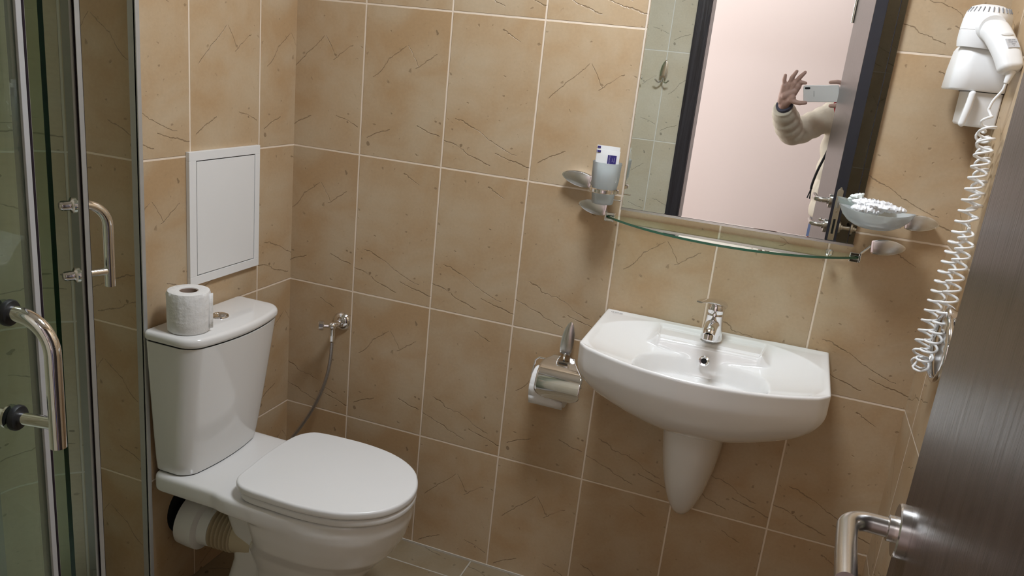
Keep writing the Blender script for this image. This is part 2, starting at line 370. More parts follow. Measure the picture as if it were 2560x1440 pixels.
# ------------------------------------------------------------------ room shell
XR = 1.7074; YE = -0.579; XI = -0.244; YF = -1.80; YF2 = -1.90; X1 = 0.2145; ZB = 0.767
JL = 0.897; JR = 1.50; DH = 2.02
def vz(z): return (z - ZB) / 0.4
wallpanel('wall_back', (0, 0, 0), (XR, 0, 0), (0, 0, CEIL), (0 - X1) / .25, vz(0), (XR - X1) / .25, vz(CEIL), (0, 0.1, 0), TILE, 'brown stone-look tiled wall behind basin and mirror')
def uy(y): return (y + 0.160) / 0.261
wallpanel('wall_left', (0, 0, 0), (0, YE + .0006, 0), (0, 0, CEIL), uy(0), vz(0), uy(YE), vz(CEIL), (-0.10, 0, 0), TILE, 'tiled pipe casing wall behind the toilet cistern')
wallpanel('wall_casing_side', (-.0006, YE, 0), (XI + .0006, 0, 0), (0, 0, CEIL), 0.03, vz(0), 0.97, vz(CEIL), (0, 0.10, 0), TILE, 'narrow tiled side of the pipe casing beside the shower')
wallpanel('wall_shower', (XI, YE, 0), (0, YF - YE, 0), (0, 0, CEIL), 0, vz(0), (YF - YE) / .25, vz(CEIL), (-0.1, 0, 0), LITTILE, 'tiled wall inside the shower corner')
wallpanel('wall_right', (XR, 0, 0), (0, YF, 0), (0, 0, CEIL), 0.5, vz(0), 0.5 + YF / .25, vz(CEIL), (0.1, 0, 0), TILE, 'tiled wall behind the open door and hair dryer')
wallpanel('wall_front', (XI, YF, 0), (JL - 0.06 - XI, 0, 0), (0, 0, CEIL), (XI - .733) / .25, vz(0), (JL - .06 - .733) / .25, vz(CEIL), (0, -0.10, 0), LITTILE, 'tiled wall left of the doorway, seen in the mirror')
wallpanel('wall_front_right', (JR + 0.05, YF, 0), (XR - JR - 0.05, 0, 0), (0, 0, CEIL), (JR + .05 - .733) / .25, vz(0), (XR - .733) / .25, vz(CEIL), (0, -0.10, 0), LITTILE, 'narrow tiled wall beside the door hinges')
wallpanel('wall_front_top', (JL - 0.06, YF, DH + .05), (JR - JL + .11, 0, 0), (0, 0, CEIL - DH - .05), (JL - .06 - .733) / .25, vz(DH + .05), (JR + .05 - .733) / .25, vz(CEIL), (0, -0.10, 0), LITTILE, 'tiled wall strip above the doorway')
FX0 = .664
wallpanel('floor', (XI, YF2, 0), (XR - XI, 0, 0), (0, -YF2, 0), (XI - FX0) / .333, (YF2 + .10) / .333, (XR - FX0) / .333, (.10) / .333, (0, 0, -0.05), FLOORT, 'brown tiled bathroom floor', 'floor')
struct(mk('ceiling', MB().box(XI - .1, XR + .1, YF2, .1, CEIL, CEIL + .05), WHITEP, smooth=False), 'white bathroom ceiling', 'ceiling')
# corridor beyond the doorway
struct(mk('wall_corridor', MB().box(-0.6, 3.0, -3.25, -3.2, 0, 2.5), PINK, smooth=False), 'pale pink corridor wall seen in the mirror', 'wall')
struct(mk('wall_corridor_left', MB().box(-0.65, -0.6, -3.25, YF2, 0, 2.5), PINK, smooth=False), 'pink end wall of the corridor', 'wall')
struct(mk('wall_corridor_right', MB().box(3.0, 3.05, -3.25, YF2, 0, 2.5), PINK, smooth=False), 'pink far end wall of the corridor', 'wall')
struct(mk('wall_corridor_near', MB().box(JR + .05, 3.0, YF2, YF2 + .02, 0, 2.5).box(-.6, JL - .06, YF2 - .02, YF2, 0, 2.5).box(JL - .06, JR + .05, YF2 - .02, YF2, DH + .05, 2.5), PINK, smooth=False), 'corridor side of the bathroom wall', 'wall')
struct(mk('floor_corridor', MB().box(-.65, 3.05, -3.25, YF2, -.05, 0), LAMINATE, smooth=False), 'brown laminate corridor floor', 'floor')
struct(mk('ceiling_corridor', MB().box(-.65, 3.05, -3.25, YF2, 2.45, 2.5), WHITEP, smooth=False), 'white corridor ceiling', 'ceiling')
struct(mk('trim_1', MB().box(-.019, .0015, YE - .0035, YE + .0, 0.0, CEIL).box(-.004, .0035, YE - .0035, YE + .008, 0, CEIL), ALU, smooth=False, bevel=.001), 'grey aluminium corner profile on the pipe casing edge', 'trim')
struct(mk('baseboard_back', MB().box(0, XR, -.003, .0, 0, .006), simple('pale_floor_joint', (.55, .51, .44), .8, noise=.05), smooth=False), 'pale joint line between floor and back wall', 'trim')

# door frame
fr = MB()
fr.box(JL - .063, JL - .002, YF, YF + .012, 0, DH + .06)            # casing left (bathroom side)
fr.box(JR + .004, JR + .065, YF, YF + .012, 0, DH + .06)
fr.box(JL - .063, JR + .065, YF, YF + .012, DH - .002, DH + .06)
fr.box(JL - .06, JL, YF2 - .02, YF, 0, DH)                          # jambs
fr.box(JR, JR + .05, YF2 - .02, YF, 0, DH)
fr.box(JL - .06, JR + .05, YF2 - .02, YF, DH, DH + .05)
fr.box(JL - .07, JL, YF2 - .032, YF2 - .02, 0, DH + .06).box(JR, JR + .07, YF2 - .032, YF2 - .02, 0, DH + .06).box(JL - .07, JR + .07, YF2 - .032, YF2 - .02, DH, DH + .06)
struct(mk('trim_2', fr, FRAMEW, smooth=False, bevel=.002), 'dark wood door frame around the doorway', 'door frame')

# door leaf (open about 90 degrees)
H0 = V((1.4795, YF + .012, 0)); H1 = V((1.5135, -1.168, 0)); DD = (H1 - H0).normalized(); DNN = V((DD.y, -DD.x, 0)); LEAF = (H1 - H0).length
DM = frame_matrix(H0, DD, DNN, (0, 0, 1))          # local x along the leaf, y away from camera side (+x world), z up
door = thing('door_1', H0, 'open dark wood door leaf at the right edge', 'door'); struct(door)
T = .040
m = MB().box(0, LEAF - .0008, 0, T, .012, DH - .004).xform(DM); mk('leaf', m, WENGE, door, smooth=False, bevel=.0015)
m = MB().box(LEAF - .0008, LEAF + .0006, .001, T - .001, .013, DH - .005).xform(DM); mk('edge_band', m, EDGE, door, smooth=False)
# lock plate on the free edge
def lx(a, b, c): return DM @ V((a, b, c))
HZ = 1.083; HZ2 = .990; HX = LEAF - .045
pl = MB()
HZP = HZ - .012
out = [(T / 2 + .0105 * math.cos(t), .0105 * math.sin(t)) for t in [PI * k / 12 for k in range(13)]] + [(T / 2 + .0105 * math.cos(t), -.235 + .0105 * math.sin(t)) for t in [PI + PI * k / 12 for k in range(13)]]
r0 = [lx(LEAF + .0004, a, HZP + .055 + b) for a, b in out]; r1 = [lx(LEAF + .0028, a, HZP + .055 + b) for a, b in out]
pl.loft([r0, r1]); lp = mk('lock_plate', pl, SATIN, door, bevel=.0005)
mk('latch', MB().box(LEAF + .002, LEAF + .010, T / 2 - .006, T / 2 + .006, HZ - .018, HZ + .014).xform(DM), CHROME, lp, smooth=False, bevel=.001)
mk('bolt_slot', MB().box(LEAF + .0026, LEAF + .0032, T / 2 - .004, T / 2 + .004, HZ2 - .02, HZ2 + .035).xform(DM), DARK, lp, smooth=False)
for zz in (HZ + .055, HZ - .03, HZ2 - .05): 
    s = MB().lathe([(.004, .0), (.004, .0008), (.002, .0012)], lx(LEAF + .0026, T / 2, zz), DD, 16); mk('screw', s, STEEL, lp)
def lever(side, z, L=.115, R=.0095, reach=.052):
    y0 = 0 if side < 0 else T
    sg = side
    rose = MB().lathe([(.0255, 0), (.0255, .008), (.0245, .0095), (.012, .0098)], lx(HX, y0, z), DNN * sg, 40); a = mk('rose', rose, STEEL, door, angle=30)
    neck = MB().lathe([(.0125, .009), (.0125, .016), (.0105, .017)], lx(HX, y0, z), DNN * sg, 28); mk('neck_ring', neck, STEEL, a)
    pts = [lx(HX, y0 + sg * d, z) for d in (.012, .03)]
    for k in range(1, 9):
        t = PI / 2 * k / 8; pts.append(lx(HX - .022 * (1 - math.cos(t)), y0 + sg * (reach - .022 + .022 * math.sin(t)), z))
    pts += [lx(HX - L * .6, y0 + sg * (reach + .0005), z), lx(HX - L, y0 + sg * (reach), z)]
    mk('lever', MB().tube(pts, R, 24), STEEL, door, angle=50)
lever(-1, HZ); lever(-1, HZ2, L=.10, R=.008); lever(1, HZ2, L=.10, R=.0085); lever(1, HZ)
kn = MB().tube([lx(HX + .002, -.009, HZ2 + .017), lx(HX + .002, -.022, HZ2 + .019)], .0035, 16).sphere(lx(HX + .002, -.024, HZ2 + .019), .0065, 14, (1, .6, 1))
mk('privacy_knob', kn, CHROME, door)
# hinges
for zz in (.25, 1.75):
    mk('hinge', MB().tube([lx(-.004, -.004, zz), lx(-.004, -.004, zz + .09)], .007, 14), STEEL, door)

# ------------------------------------------------------------------ access panel
ap = thing('access_panel', (0, -.30, .84), 'white plastic inspection hatch on the wall above the cistern', 'access panel')
y0, y1, z0, z1 = -.4365, -.1685, .8455, 1.1775
fm = MB()
for a, b, c, d in ((y0, y1, z1 - .022, z1), (y0, y1, z0, z0 + .022), (y0, y0 + .024, z0 + .022, z1 - .022), (y1 - .020, y1, z0 + .022, z1 - .022)): fm.box(.0005, .011, a, b, c, d)
mk('frame', fm, PLASTIC, ap, smooth=False, bevel=.0008)
mk('hatch', MB().box(.002, .0105, y0 + .0265, y1 - .0225, z0 + .0245, z1 - .0245), PLASTIC, ap, smooth=False, bevel=.0006)
mk('gap_liner', MB().box(.0006, .004, y0 + .020, y1 - .018, z0 + .018, z1 - .018), DARK, ap, smooth=False)

# ------------------------------------------------------------------ toilet
CY = -.418
toi = thing('toilet', (.30, CY, 0), 'white close-coupled toilet with closed lid against the left wall', 'toilet')
def rrect(x0, x1, ya, yb, r_list, n=7, bow=0.0):
    """rounded rect plan outline; r_list radii for (x0,ya),(x1,ya),(x1,yb),(x0,yb); bow pushes the x1 side outwards"""
    c = [((x0, ya), PI, r_list[0]), ((x1, ya), 1.5 * PI, r_list[1]), ((x1, yb), 0, r_list[2]), ((x0, yb), .5 * PI, r_list[3])]
    out = []
    for (x, y), a0, r in c:
        cx = x + r if x == x0 else x - r; cy = y + r if y == ya else y - r
        for k in range(n): t = a0 + PI / 2 * k / (n - 1); out.append((cx + r * math.cos(t), cy + r * math.sin(t)))
        if (x, y) == (x1, ya):
            for k in range(1, 10): out.append((x1, ya + r + (yb - ya - 2 * r) * k / 10))
    if bow:
        mid = (ya + yb) / 2; hw = (yb - ya) / 2
        out = [(x + bow * max(0, 1 - ((y - mid) / hw) ** 2) * max(0, min(1, (x - x0) / (x1 - x0))) ** 2, y) for x, y in out]
    return out
# cistern body tapers downwards
rings = []
for k in range(13):
    t = k / 12; z = .404 + t * (.7495 - .404)
    wd = .1440 + (.1685 - .1440) * t ** .8; dp = .098 + (.138 - .098) * t ** .9
    rings.append([(x, y, z) for x, y in rrect(.006, dp, CY - wd, CY + wd, (.012, .035, .035, .012), 8, .018 + .014 * t)])
rr = rings[0]; low = [(.06 + (x - .06) * .97, CY + (y - CY) * .975, .3995) for x, y, z in rr]
mk('cistern', MB().loft([low] + rings), CERAMIC, toi, angle=50)
m = MB().slab(rrect(.004, .1425, CY - .1725, CY + .1725, (.014, .036, .036, .014), 8, .030), .7515, .7765, .010, 5)
mk('cistern_lid', m, CERAMIC, toi, angle=60)
mk('cistern_gasket', MB().slab([(.06 + (x - .06) * .95, CY + (y - CY) * .955) for x, y, z in rr], .3955, .4000), DARK, toi)
mk('lid_gap', MB().slab(rrect(.008, .136, CY - .166, CY + .166, (.012, .034, .034, .012), 8, .030), .7485, .7525), DARK, toi)
bt = mk('flush_button', MB().lathe([(.0225, 0), (.0225, .002), (.021, .004), (.017, .0042), (.0165, .003), (.0001, .003)], (.079, CY + .005, .7763), (0, 0, 1), 36), CHROME, toi)
mk('button_half', MB().lathe([(.0125, .0), (.0115, .003), (.0001, .0034)], (.083, CY + .010, .7792), (0, 0, 1), 28, sx=1.0, sy=.75), SATIN, bt)
# bowl: rim slab + rear deck + bowl + foot, remeshed into one ceramic body
def egg(xb, xf, hw, n=48, p=2.3, back=.04):
    """D/egg plan: flat-ish back at xb, rounded front at xf"""
    out = []
    xm = xb + (xf - xb) * .45
    for k in range(n):
        t = 2 * PI * k / n; c, s = math.cos(t), math.sin(t)
        if c >= 0: x = xm + (xf - xm) * abs(c) ** (2 / p); y = hw * math.copysign(abs(s) ** (2 / p), s)
        else: q = 4.5; x = xm - (xm - xb) * abs(c) ** (2 / q); y = hw * math.copysign(abs(s) ** (2 / q), s)
        out.append((x, CY + y))
    return out
b = MB()
b.slab(egg(.13, .634, .168), .347, .3965, .010)
b.slab(rrect(.006, .30, CY - .156, CY + .156, (.02, .03, .03, .02), 7), .345, .3965, .010)
rings = []
for z, xb, xf, hw in ((.37, .23, .633, .166), (.345, .25, .631, .164), (.31, .255, .622, .158), (.27, .26, .602, .147), (.23, .24, .568, .126), (.17, .25, .525, .106), (.11, .25, .487, .094), (.05, .24, .470, .094), (.0, .23, .470, .098)):
    rings.append([(x, y, z) for x, y in egg(xb, xf, hw, 48, 2.1)])
b.loft(rings)
rings = []
for z, xb, xf, hw in ((.37, .09, .40, .085), (.30, .135, .38, .070), (.22, .160, .36, .062), (.14, .165, .36, .064), (.06, .150, .36, .078), (.0, .135, .36, .088)):
    rings.append([(x, y, z) for x, y in rrect(xb, xf, CY - hw, CY + hw, (.03, .02, .02, .03), 6)])
b.loft(rings)
# outlet spigot
b.tube([(.24, CY - .005, .21), (.185, CY - .01, .20), (.150, CY - .012, .195)], .046, 24)
mk('bowl', b, CERAMIC, toi, remesh=.005, smoothit=5)
# swept ridge under the rim
# seat and lid, measured plan outline
OUT = [(.240, -.548), (.234, -.496), (.228, -.42), (.230, -.338), (.240, -.290), (.266, -.259), (.305, -.249), (.353, -.245), (.41, -.243), (.468, -.248), (.515, -.259), (.558, -.278), (.594, -.305), (.619, -.338), (.637, -.378), (.643, -.42), (.636, -.465), (.616, -.505), (.583, -.537), (.537, -.564), (.49, -.577), (.44, -.584), (.39, -.586), (.349, -.585), (.30, -.584), (.265, -.576)]
def smooth_outline(o, n=3):
    res = []
    N_ = len(o)
    for i in range(N_):
        p0, p1, p2, p3 = (V(o[(i + k - 1) % N_]) for k in range(4))
        for k in range(n):
            t = k / n
            res.append(tuple(.5 * ((2 * p1) + (p2 - p0) * t + (2 * p0 - 5 * p1 + 4 * p2 - p3) * t * t + (3 * p1 - p0 - 3 * p2 + p3) * t ** 3)))
    return res
def scale_o(o, s, dx=0, cx=.435, cy=-.416): return [(cx + (x - cx) * s + dx, cy + (y - cy) * s) for x, y in o]
OUTS = smooth_outline(OUT)
mk('seat_lid', MB().slab(OUTS, .4190, .4400, .0065, 5), SEATP, toi, angle=70)
mk('seat', MB().slab([(max(x, .262), y) for x, y in scale_o(OUTS, .975, .004)], .399, .4175, .006, 4), SEATP, toi, angle=70)
for yy in (-.50, -.335): mk('seat_hinge', MB().tube([(.252, yy - .02, .408), (.252, yy + .02, .408)], .009, 16), PLASTIC, toi)

# waste pipe
wp = thing('waste_pipe', (.05, CY, .12), 'white and cream corrugated waste pipe behind the toilet foot', 'pipe')
PY = CY - .034
mk('socket', MB().lathe([(.062, .0), (.070, .004), (.072, .03), (.072, .055), (.064, .060), (.056, .062), (.054, .09)], (.012, PY, .205), (1, 0.06, -.06), 44), PLASTIC, wp, angle=30)
prof = []
for k in range(57):
    t = k / 56; prof.append((.0500 + .0070 * math.sin(k * PI / 4) - .002 * t, .075 + .080 * t))
mk('bellows', MB().lathe(prof, (.012, PY, .205), (1, 0.10, -.07), 44), CREAM, wp, angle=60)
mk('spigot_sleeve', MB().lathe([(.050, .150), (.0515, .155), (.051, .21)], (.012, PY, .205), (1, 0.10, -.07), 44), CREAM, wp)
mk('wall_hole_shadow', MB().lathe([(.073, .0), (.073, .0012)], (.0, PY + .006, .232), (1, 0, 0), 40), DARK, wp)

# toilet roll standing on the cistern
tr = thing('toilet_paper_roll', (.085, -.524, .7772), 'white toilet roll standing upright on the cistern lid', 'toilet paper')
RO, RI, Hh = .0475, .0205, .098
c0 = (.085, -.528, .7772)
rnd = random.Random(3)
rings = []
n = 72
def ringr(r, z, jit=0.0):
    return [(c0[0] + (r + jit * math.sin(5 * t + z * 90) * .5 + (rnd.random() - .5) * jit) * math.cos(t), c0[1] + (r + (rnd.random() - .5) * jit) * math.sin(t), c0[2] + z) for t in [2 * PI * k / n for k in range(n)]]
prof = [(RI, .0, 0), (RO - .003, 0, .0003), (RO, .003, .0008), (RO + .001, .03, .0009), (RO + .0012, .06, .001), (RO + .0012, .09, .0014), (RO - .001, Hh - .001, .001), (RO - .004, Hh, .0006), (RI + .006, Hh, 0), (RI + .001, Hh - .001, 0), (RI, Hh - .004, 0)]
mk('paper', MB().loft([ringr(*p) for p in prof] + [ringr(RI, .0)], False, False), PAPER, tr, angle=50)
mk('core', MB().lathe([(RI, .001), (RI, Hh - .003), (RI - .0012, Hh - .003), (RI - .0012, .001)], c0, (0, 0, 1), 40, cap=False), CARD, tr)
fl = [[(c0[0] + (RO + .0018 + .004 * q * q) * math.cos(t), c0[1] + (RO + .0018 + .004 * q * q) * math.sin(t), c0[2] + z) for q, t in ((0, .25), (.4, .32), (.8, .39), (1.2, .44))] for z in (.008, .03, .05, .07, .094)]
mk('loose_sheet', MB().loft(fl, False, False, False), PAPER, tr, solid=.0006)

# ------------------------------------------------------------------ angle valve + hose
va = thing('angle_valve', (.183, 0, .668), 'chrome angle stop valve on the back wall beside the toilet', 'valve')
mk('escutcheon', MB().lathe([(.0285, 0), (.0275, .004), (.019, .011), (.013, .013)], (.183, -.0002, .668), (0, -1, 0), 40), CHROME, va)
mk('valve_body', MB().tube([(.183, -.01, .668), (.183, -.055, .668)], .0095, 20).sphere((.183, -.052, .668), .0125, 18).tube([(.183, -.052, .668), (.183, -.052, .640)], .008, 20), CHROME, va, angle=40)
kp = [(.0135 + (.0018 if k % 2 else 0) * 0, 0) for k in range(1)]
kk = MB().tube([(.175, -.056, .668), (.160, -.064, .668)], .006, 16).lathe([(.013, 0), (.0145, .002), (.0145, .014), (.012, .017)], (.162, -.063, .668), (-.88, -.45, -.0), 10)
mk('valve_knob', kk, CHROME, va, angle=25)
hp = [(.183, -.052, .640), (.183, -.052, .61), (.180, -.050, .57), (.172, -.048, .52), (.158, -.048, .468), (.138, -.05, .415), (.112, -.052, .362), (.085, -.055, .315), (.060, -.06, .275), (.045, -.075, .24), (.05, -.11, .22), (.06, -.20, .25), (.06, -.255, .30), (.06, -.275, .343)]
def catmull(p, n=6):
    p = [V(a) for a in p]; q = [p[0]] + p + [p[-1]]; out = []
    for i in range(1, len(q) - 2):
        for k in range(n):
            t = k / n; a, b_, c, d = q[i - 1], q[i], q[i + 1], q[i + 2]
            out.append(.5 * ((2 * b_) + (c - a) * t + (2 * a - 5 * b_ + 4 * c - d) * t * t + (3 * b_ - a - 3 * c + d) * t ** 3))
    out.append(p[-1]); return out
ho = tag(mk('supply_hose', MB().tube(catmull(hp), .0052, 14), BRAID), 'braided flexible water hose curving down behind the toilet', 'hose')
mk('hose_nut', MB().lathe([(.008, 0), (.008, .018), (.0062, .022)], (.183, -.052, .640), (0, 0, -1), 8), CHROME, ho, angle=20)

# ------------------------------------------------------------------ washbasin
BX = 1.243
wb = thing('washbasin', (BX, 0, .68), 'white wall-hung ceramic washbasin with a bowed front', 'washbasin')
RZ = .872
def basin_outline(n=100):
    """D plan starting back-left, counter-clockwise through the front"""
    pts = []
    xl, xr = .9685, 1.5165
    corner = .020
    # back edge
    for k in range(20): pts.append((xr - (xr - xl) * k / 20, -.0015))
    for k in range(12): pts.append((xl + (.974 - xl) * k / 12, -.0015 - (.300 - corner) * k / 12))
    # rounded front-left corner
    for k in range(6):
        t = k / 6; pts.append((.974 + .022 * t * t * 1.0, -.300 + corner - .034 * (1 - (1 - t) ** 2)))
    nf = 34
    for k in range(nf + 1):
        s = -1 + 2 * k / nf; x = BX + .2495 * s; pts.append((x, -.398 + .081 * abs(s) ** 2.1))
    for k in range(6):
        t = (5 - k) / 6; pts.append((1.514 - .022 * t * t * 1.0, -.300 + corner - .034 * (1 - (1 - t) ** 2)))
    for k in range(1, 12): pts.append((1.514 + (xr - 1.514) * k / 12, -.300 + corner + (.300 - corner) * k / 12 - .0015 * k / 12))
    return pts
def sm(a, b_, t): t = max(0, min(1, (t - a) / (b_ - a))); return t * t * (3 - 2 * t)
def hw_(dback): return .2740 - .0035 * min(1, dback / .32)
def y_front(dx, h_):
    r_ = .026; d = dx - (h_ - r_)
    return -.398 + .081 * min(1, dx / .262) ** 2.1 + (r_ * (1 - math.sqrt(max(0, 1 - (d / r_) ** 2))) if d > 0 else 0)
def top_z(x, y):
    dx = abs(x - BX); dback = -y - .0015; h_ = hw_(dback)
    dside = h_ - dx; dfront = y - y_front(dx, h_)
    lip = sm(.003, .022, min(dside, dfront))
    e = (abs((x - BX) / .268) ** 2.2 + abs((y + .205) / .200) ** 2.2) ** (1 / 2.2)
    d_e = .050 * max(0, 1 - e ** 1.8) + .003 * sm(0, .03, dback)
    wl = (1 - sm(.112, .150, dx)) * (1 - sm(.112, .124, dback))
    inrec = 1 - sm(.120, .128, dx + (dback - .06) * .1)
    zl = .0015 + .0085 * inrec * sm(.026, .040, dback) + .0040 * inrec * sm(.096, .099, dback)
    z = RZ - (d_e * (1 - wl) + zl * wl) * lip
    e2 = (abs((x - BX) / .152) ** 2.5 + abs((y + .250) / .128) ** 2.5) ** (1 / 2.5)
    z -= .040 * (1 - sm(.86, 1.0, e2)) * lip
    de = min(dside, dfront, dback + .0)
    if de < .006: z -= .006 * (1 - math.sqrt(max(0, 1 - (1 - max(0, de) / .006) ** 2)))
    return z
fine_ = [0, .0004, .0012, .0024, .004, .006, .0085, .0115, .015]
def spaced(total, step=.0026):
    n_m = int((total - 2 * fine_[-1]) / step); mid_ = [fine_[-1] + (total - 2 * fine_[-1]) * k / n_m for k in range(1, n_m)]
    return [f_ / total for f_ in fine_] + [m_ / total for m_ in mid_] + [1 - f_ / total for f_ in reversed(fine_)]
US = spaced(.548); VS = spaced(.395)
b = MB(); gv = []; 
for v_ in VS:
    for u in US:
        uu = 2 * u - 1; h_ = hw_(v_ * .32); x = BX + uu * h_; yf_ = y_front(abs(uu) * h_, h_); y = -.0015 + (yf_ + .0015) * v_
        gv.append((x, y, top_z(x, y)))
nu, nv_ = len(US), len(VS)
b.add(gv, [(j * nu + i, j * nu + i + 1, (j + 1) * nu + i + 1, (j + 1) * nu + i) for j in range(nv_ - 1) for i in range(nu - 1)])
loop = [i for i in range(nu)] + [j * nu + nu - 1 for j in range(1, nv_)] + [(nv_ - 1) * nu + i for i in range(nu - 2, -1, -1)] + [j * nu for j in range(nv_ - 2, 0, -1)]
BO = [(gv[k][0], gv[k][1]) for k in loop]
shell = [[(x, y, RZ - .0085) for x, y in BO], [(x, y, RZ - .03) for x, y in BO]]
for k in range(0, 30):
    t = k / 29
    s = math.cos(t * PI / 2) ** .66 if t < 1 else .02
    z = .828 - .166 * math.sin(t * PI / 2) ** 1.1
    ring_ = []
    mth = sm(0, .9, t) * .9
    for x, y in BO:
        dx_ = x - BX; dy_ = y + .0015; a_ = math.atan2(-dy_ / .396, dx_ / .274)
        exx = BX + .274 * math.cos(a_); eyy = -.0015 - .396 * math.sin(a_)
        xx = x + (exx - x) * mth; yy = y + (eyy - y) * mth
        ring_.append((BX + (xx - BX) * s, -.0015 + (yy + .0015) * s, z))
    shell.append(ring_)
base_i = len(b.v); nl = len(loop)
b.v += [p for r in shell for p in r]
def idx(k, i): return base_i + k * nl + i % nl
for i in range(nl): b.f.append((loop[i], loop[(i + 1) % nl], idx(0, i + 1), idx(0, i))); b.mi.append(0)
for k in range(len(shell) - 1):
    for i in range(nl): b.f.append((idx(k, i), idx(k, i + 1), idx(k + 1, i + 1), idx(k + 1, i))); b.mi.append(0)
b.f.append(tuple(idx(len(shell) - 1, i) for i in range(nl))); b.mi.append(0)
mk('basin', b, CERAMIC, wb, angle=60)
text('maker_mark', 'ceramica', .0085, GREYTXT, frame_matrix((.999, -.026, RZ + .0002), (1, 0, 0), (0, 1, 0), (0, 0, 1)), wb)
ov = mk('overflow_ring', MB().lathe([(.0068, -.001), (.0115, .0), (.0125, .0022), (.0105, .0035), (.0068, .003), (.0062, -.002)], (1.2405, -.1350, .8300), (0, -.93, .30), 32, cap=False), CHROME, wb)
mk('overflow_hole', MB().lathe([(.0070, .0012), (.0001, .0008)], (1.2405, -.1350, .8300), (0, -.93, .30), 24), DARK, wb)
mk('drain', MB().lathe([(.021, 0), (.022, .0015), (.018, .003), (.001, .004)], (BX, -.215, top_z(BX, -.215) + .0005), (0, 0, 1), 32), CHROME, wb)
# semi pedestal
rings = []
for k in range(22):
    t = k / 21; z = .72 - .368 * t
    f_ = (1 - t ** 3.2) ** .55 if t < 1 else .05
    hw = (.086 - .024 * t) * f_; dp = (.205 - .085 * t) * f_ + .004
    rings.append([(BX - .001 + hw * math.copysign(abs(math.cos(a)) ** .8, math.cos(a)), -.001 - dp * math.sin(a) ** .85, z) for a in [PI * j / 24 for j in range(25)]])
tag(mk('half_pedestal', MB().loft(rings), CERAMIC, angle=60), 'white ceramic half pedestal hanging under the washbasin', 'pedestal')

# mixer tap
TX, TY, TZ = 1.243, -.072, RZ - .0035
mx = thing('basin_mixer', (TX, TY, TZ), 'chrome single-lever mixer tap on the washbasin', 'tap')
mk('body', MB().lathe([(.0255, 0), (.0255, .004), (.0235, .02), (.0215, .045), (.0205, .062), (.0205, .066), (.0195, .068)], (TX, TY, TZ), (0, -.04, 1), 40), CHROME, mx, angle=40)
mk('cartridge_cap', MB().lathe([(.0195, .068), (.0205, .0695), (.0205, .078), (.019, .086), (.014, .092), (.001, .0945)], (TX, TY, TZ), (0, -.04, 1), 40), CHROME, mx, angle=40)
sp = MB()
pts = [(TX, TY - .005, TZ + .035), (TX, TY - .04, TZ + .047), (TX, TY - .075, TZ + .053), (TX, TY - .100, TZ + .050), (TX, TY - .110, TZ + .042)]
pts = catmull(pts, 5)
rings = []
for i, p in enumerate(pts):
    t = i / (len(pts) - 1); hw = .0165 - .003 * t; hh = .0125 - .003 * t
    a = pts[max(i - 1, 0)]; c = pts[min(i + 1, len(pts) - 1)]; tg = (c - a).normalized(); nn = V((0, tg.z, -tg.y)); nn = -nn if nn.z < 0 else nn
    rings.append([p + V((1, 0, 0)) * hw * math.cos(u) + nn * hh * math.sin(u) for u in [2 * PI * j / 28 for j in range(28)]])
sp.loft(rings); mk('spout', sp, CHROME, mx, angle=60)
mk('aerator', MB().lathe([(.0125, 0), (.0125, .012), (.010, .013)], (TX, TY - .104, TZ + .042), (0, -.25, -1), 26), CHROME, mx)
# lever: a curved blade from the cap, up and towards the camera-left
lv = MB(); LD = V((-.30, -.95, .0)).normalized(); LS = V((-LD.y, LD.x, 0))
rings = []
for t in [k / 12 for k in range(13)]:
    p = V((TX, TY, TZ + .0835)) - LD * .018 + LD * (.128 * t); p.z += .010 * math.sin(t * 2.2) + .022 * t
    hw = .0135 * (1 - t) ** .6 + .0075; hh = .0105 * (1 - t) ** 1.3 + .0022
    rings.append([p + LS * hw * math.cos(u) + V((0, 0, 1)) * hh * math.sin(u) for u in [2 * PI * j / 24 for j in range(24)]])
lv.loft(rings); mk('lever', lv, CHROME, mx, angle=60)
mk('index_plug', MB().lathe([(.0045, 0), (.0045, .001), (.001, .0014)], V((TX, TY, TZ + .080)) + LD * .0195, LD, 16), simple('dark_red_plug', (.08, .01, .015), .3, noise=.1), mx)

# ------------------------------------------------------------------ mirror with bevelled edge
MX0, MX1, MZ0, MZ1 = .970, 1.5135, 1.1400, 1.86
bw = .014; bl = .004; bd = bw * math.tan(math.radians(1.0)); yf = -.010
o4 = [(MX0, MZ0), (MX1, MZ0), (MX1, MZ1), (MX0, MZ1)]; i4 = [(MX0 + bl, MZ0 + bl * .4), (MX1 - bw, MZ0 + bl * .4), (MX1 - bw, MZ1 - bl), (MX0 + bl, MZ1 - bl)]
mm = MB()
bq = [yf - bl * .0175, yf - bd, yf - bd, yf - bl * .0175]
mm.add([(x, bq[k], z) for k, (x, z) in enumerate(o4)] + [(x, yf, z) for x, z in i4], [(4, 5, 6, 7), (0, 1, 5, 4), (1, 2, 6, 5), (2, 3, 7, 6), (3, 0, 4, 7)], 0)
mm.add([(x, bq[k], z) for k, (x, z) in enumerate(o4)] + [(x, -.002, z) for x, z in o4], [(0, 4, 5, 1), (1, 5, 6, 2), (2, 6, 7, 3), (3, 7, 4, 0), (4, 7, 6, 5)], 1)
mi = tag(mk('wall_mirror', mm, [MIRRORM, MEDGE], smooth=False), 'large wall mirror above the washbasin reflecting the doorway', 'mirror')
mk('mirror_rail', MB().box(MX0 - .002, MX1 + .002, -.013, -.0005, MZ0 - .006, MZ0 - .0005), STEEL, mi, smooth=False)

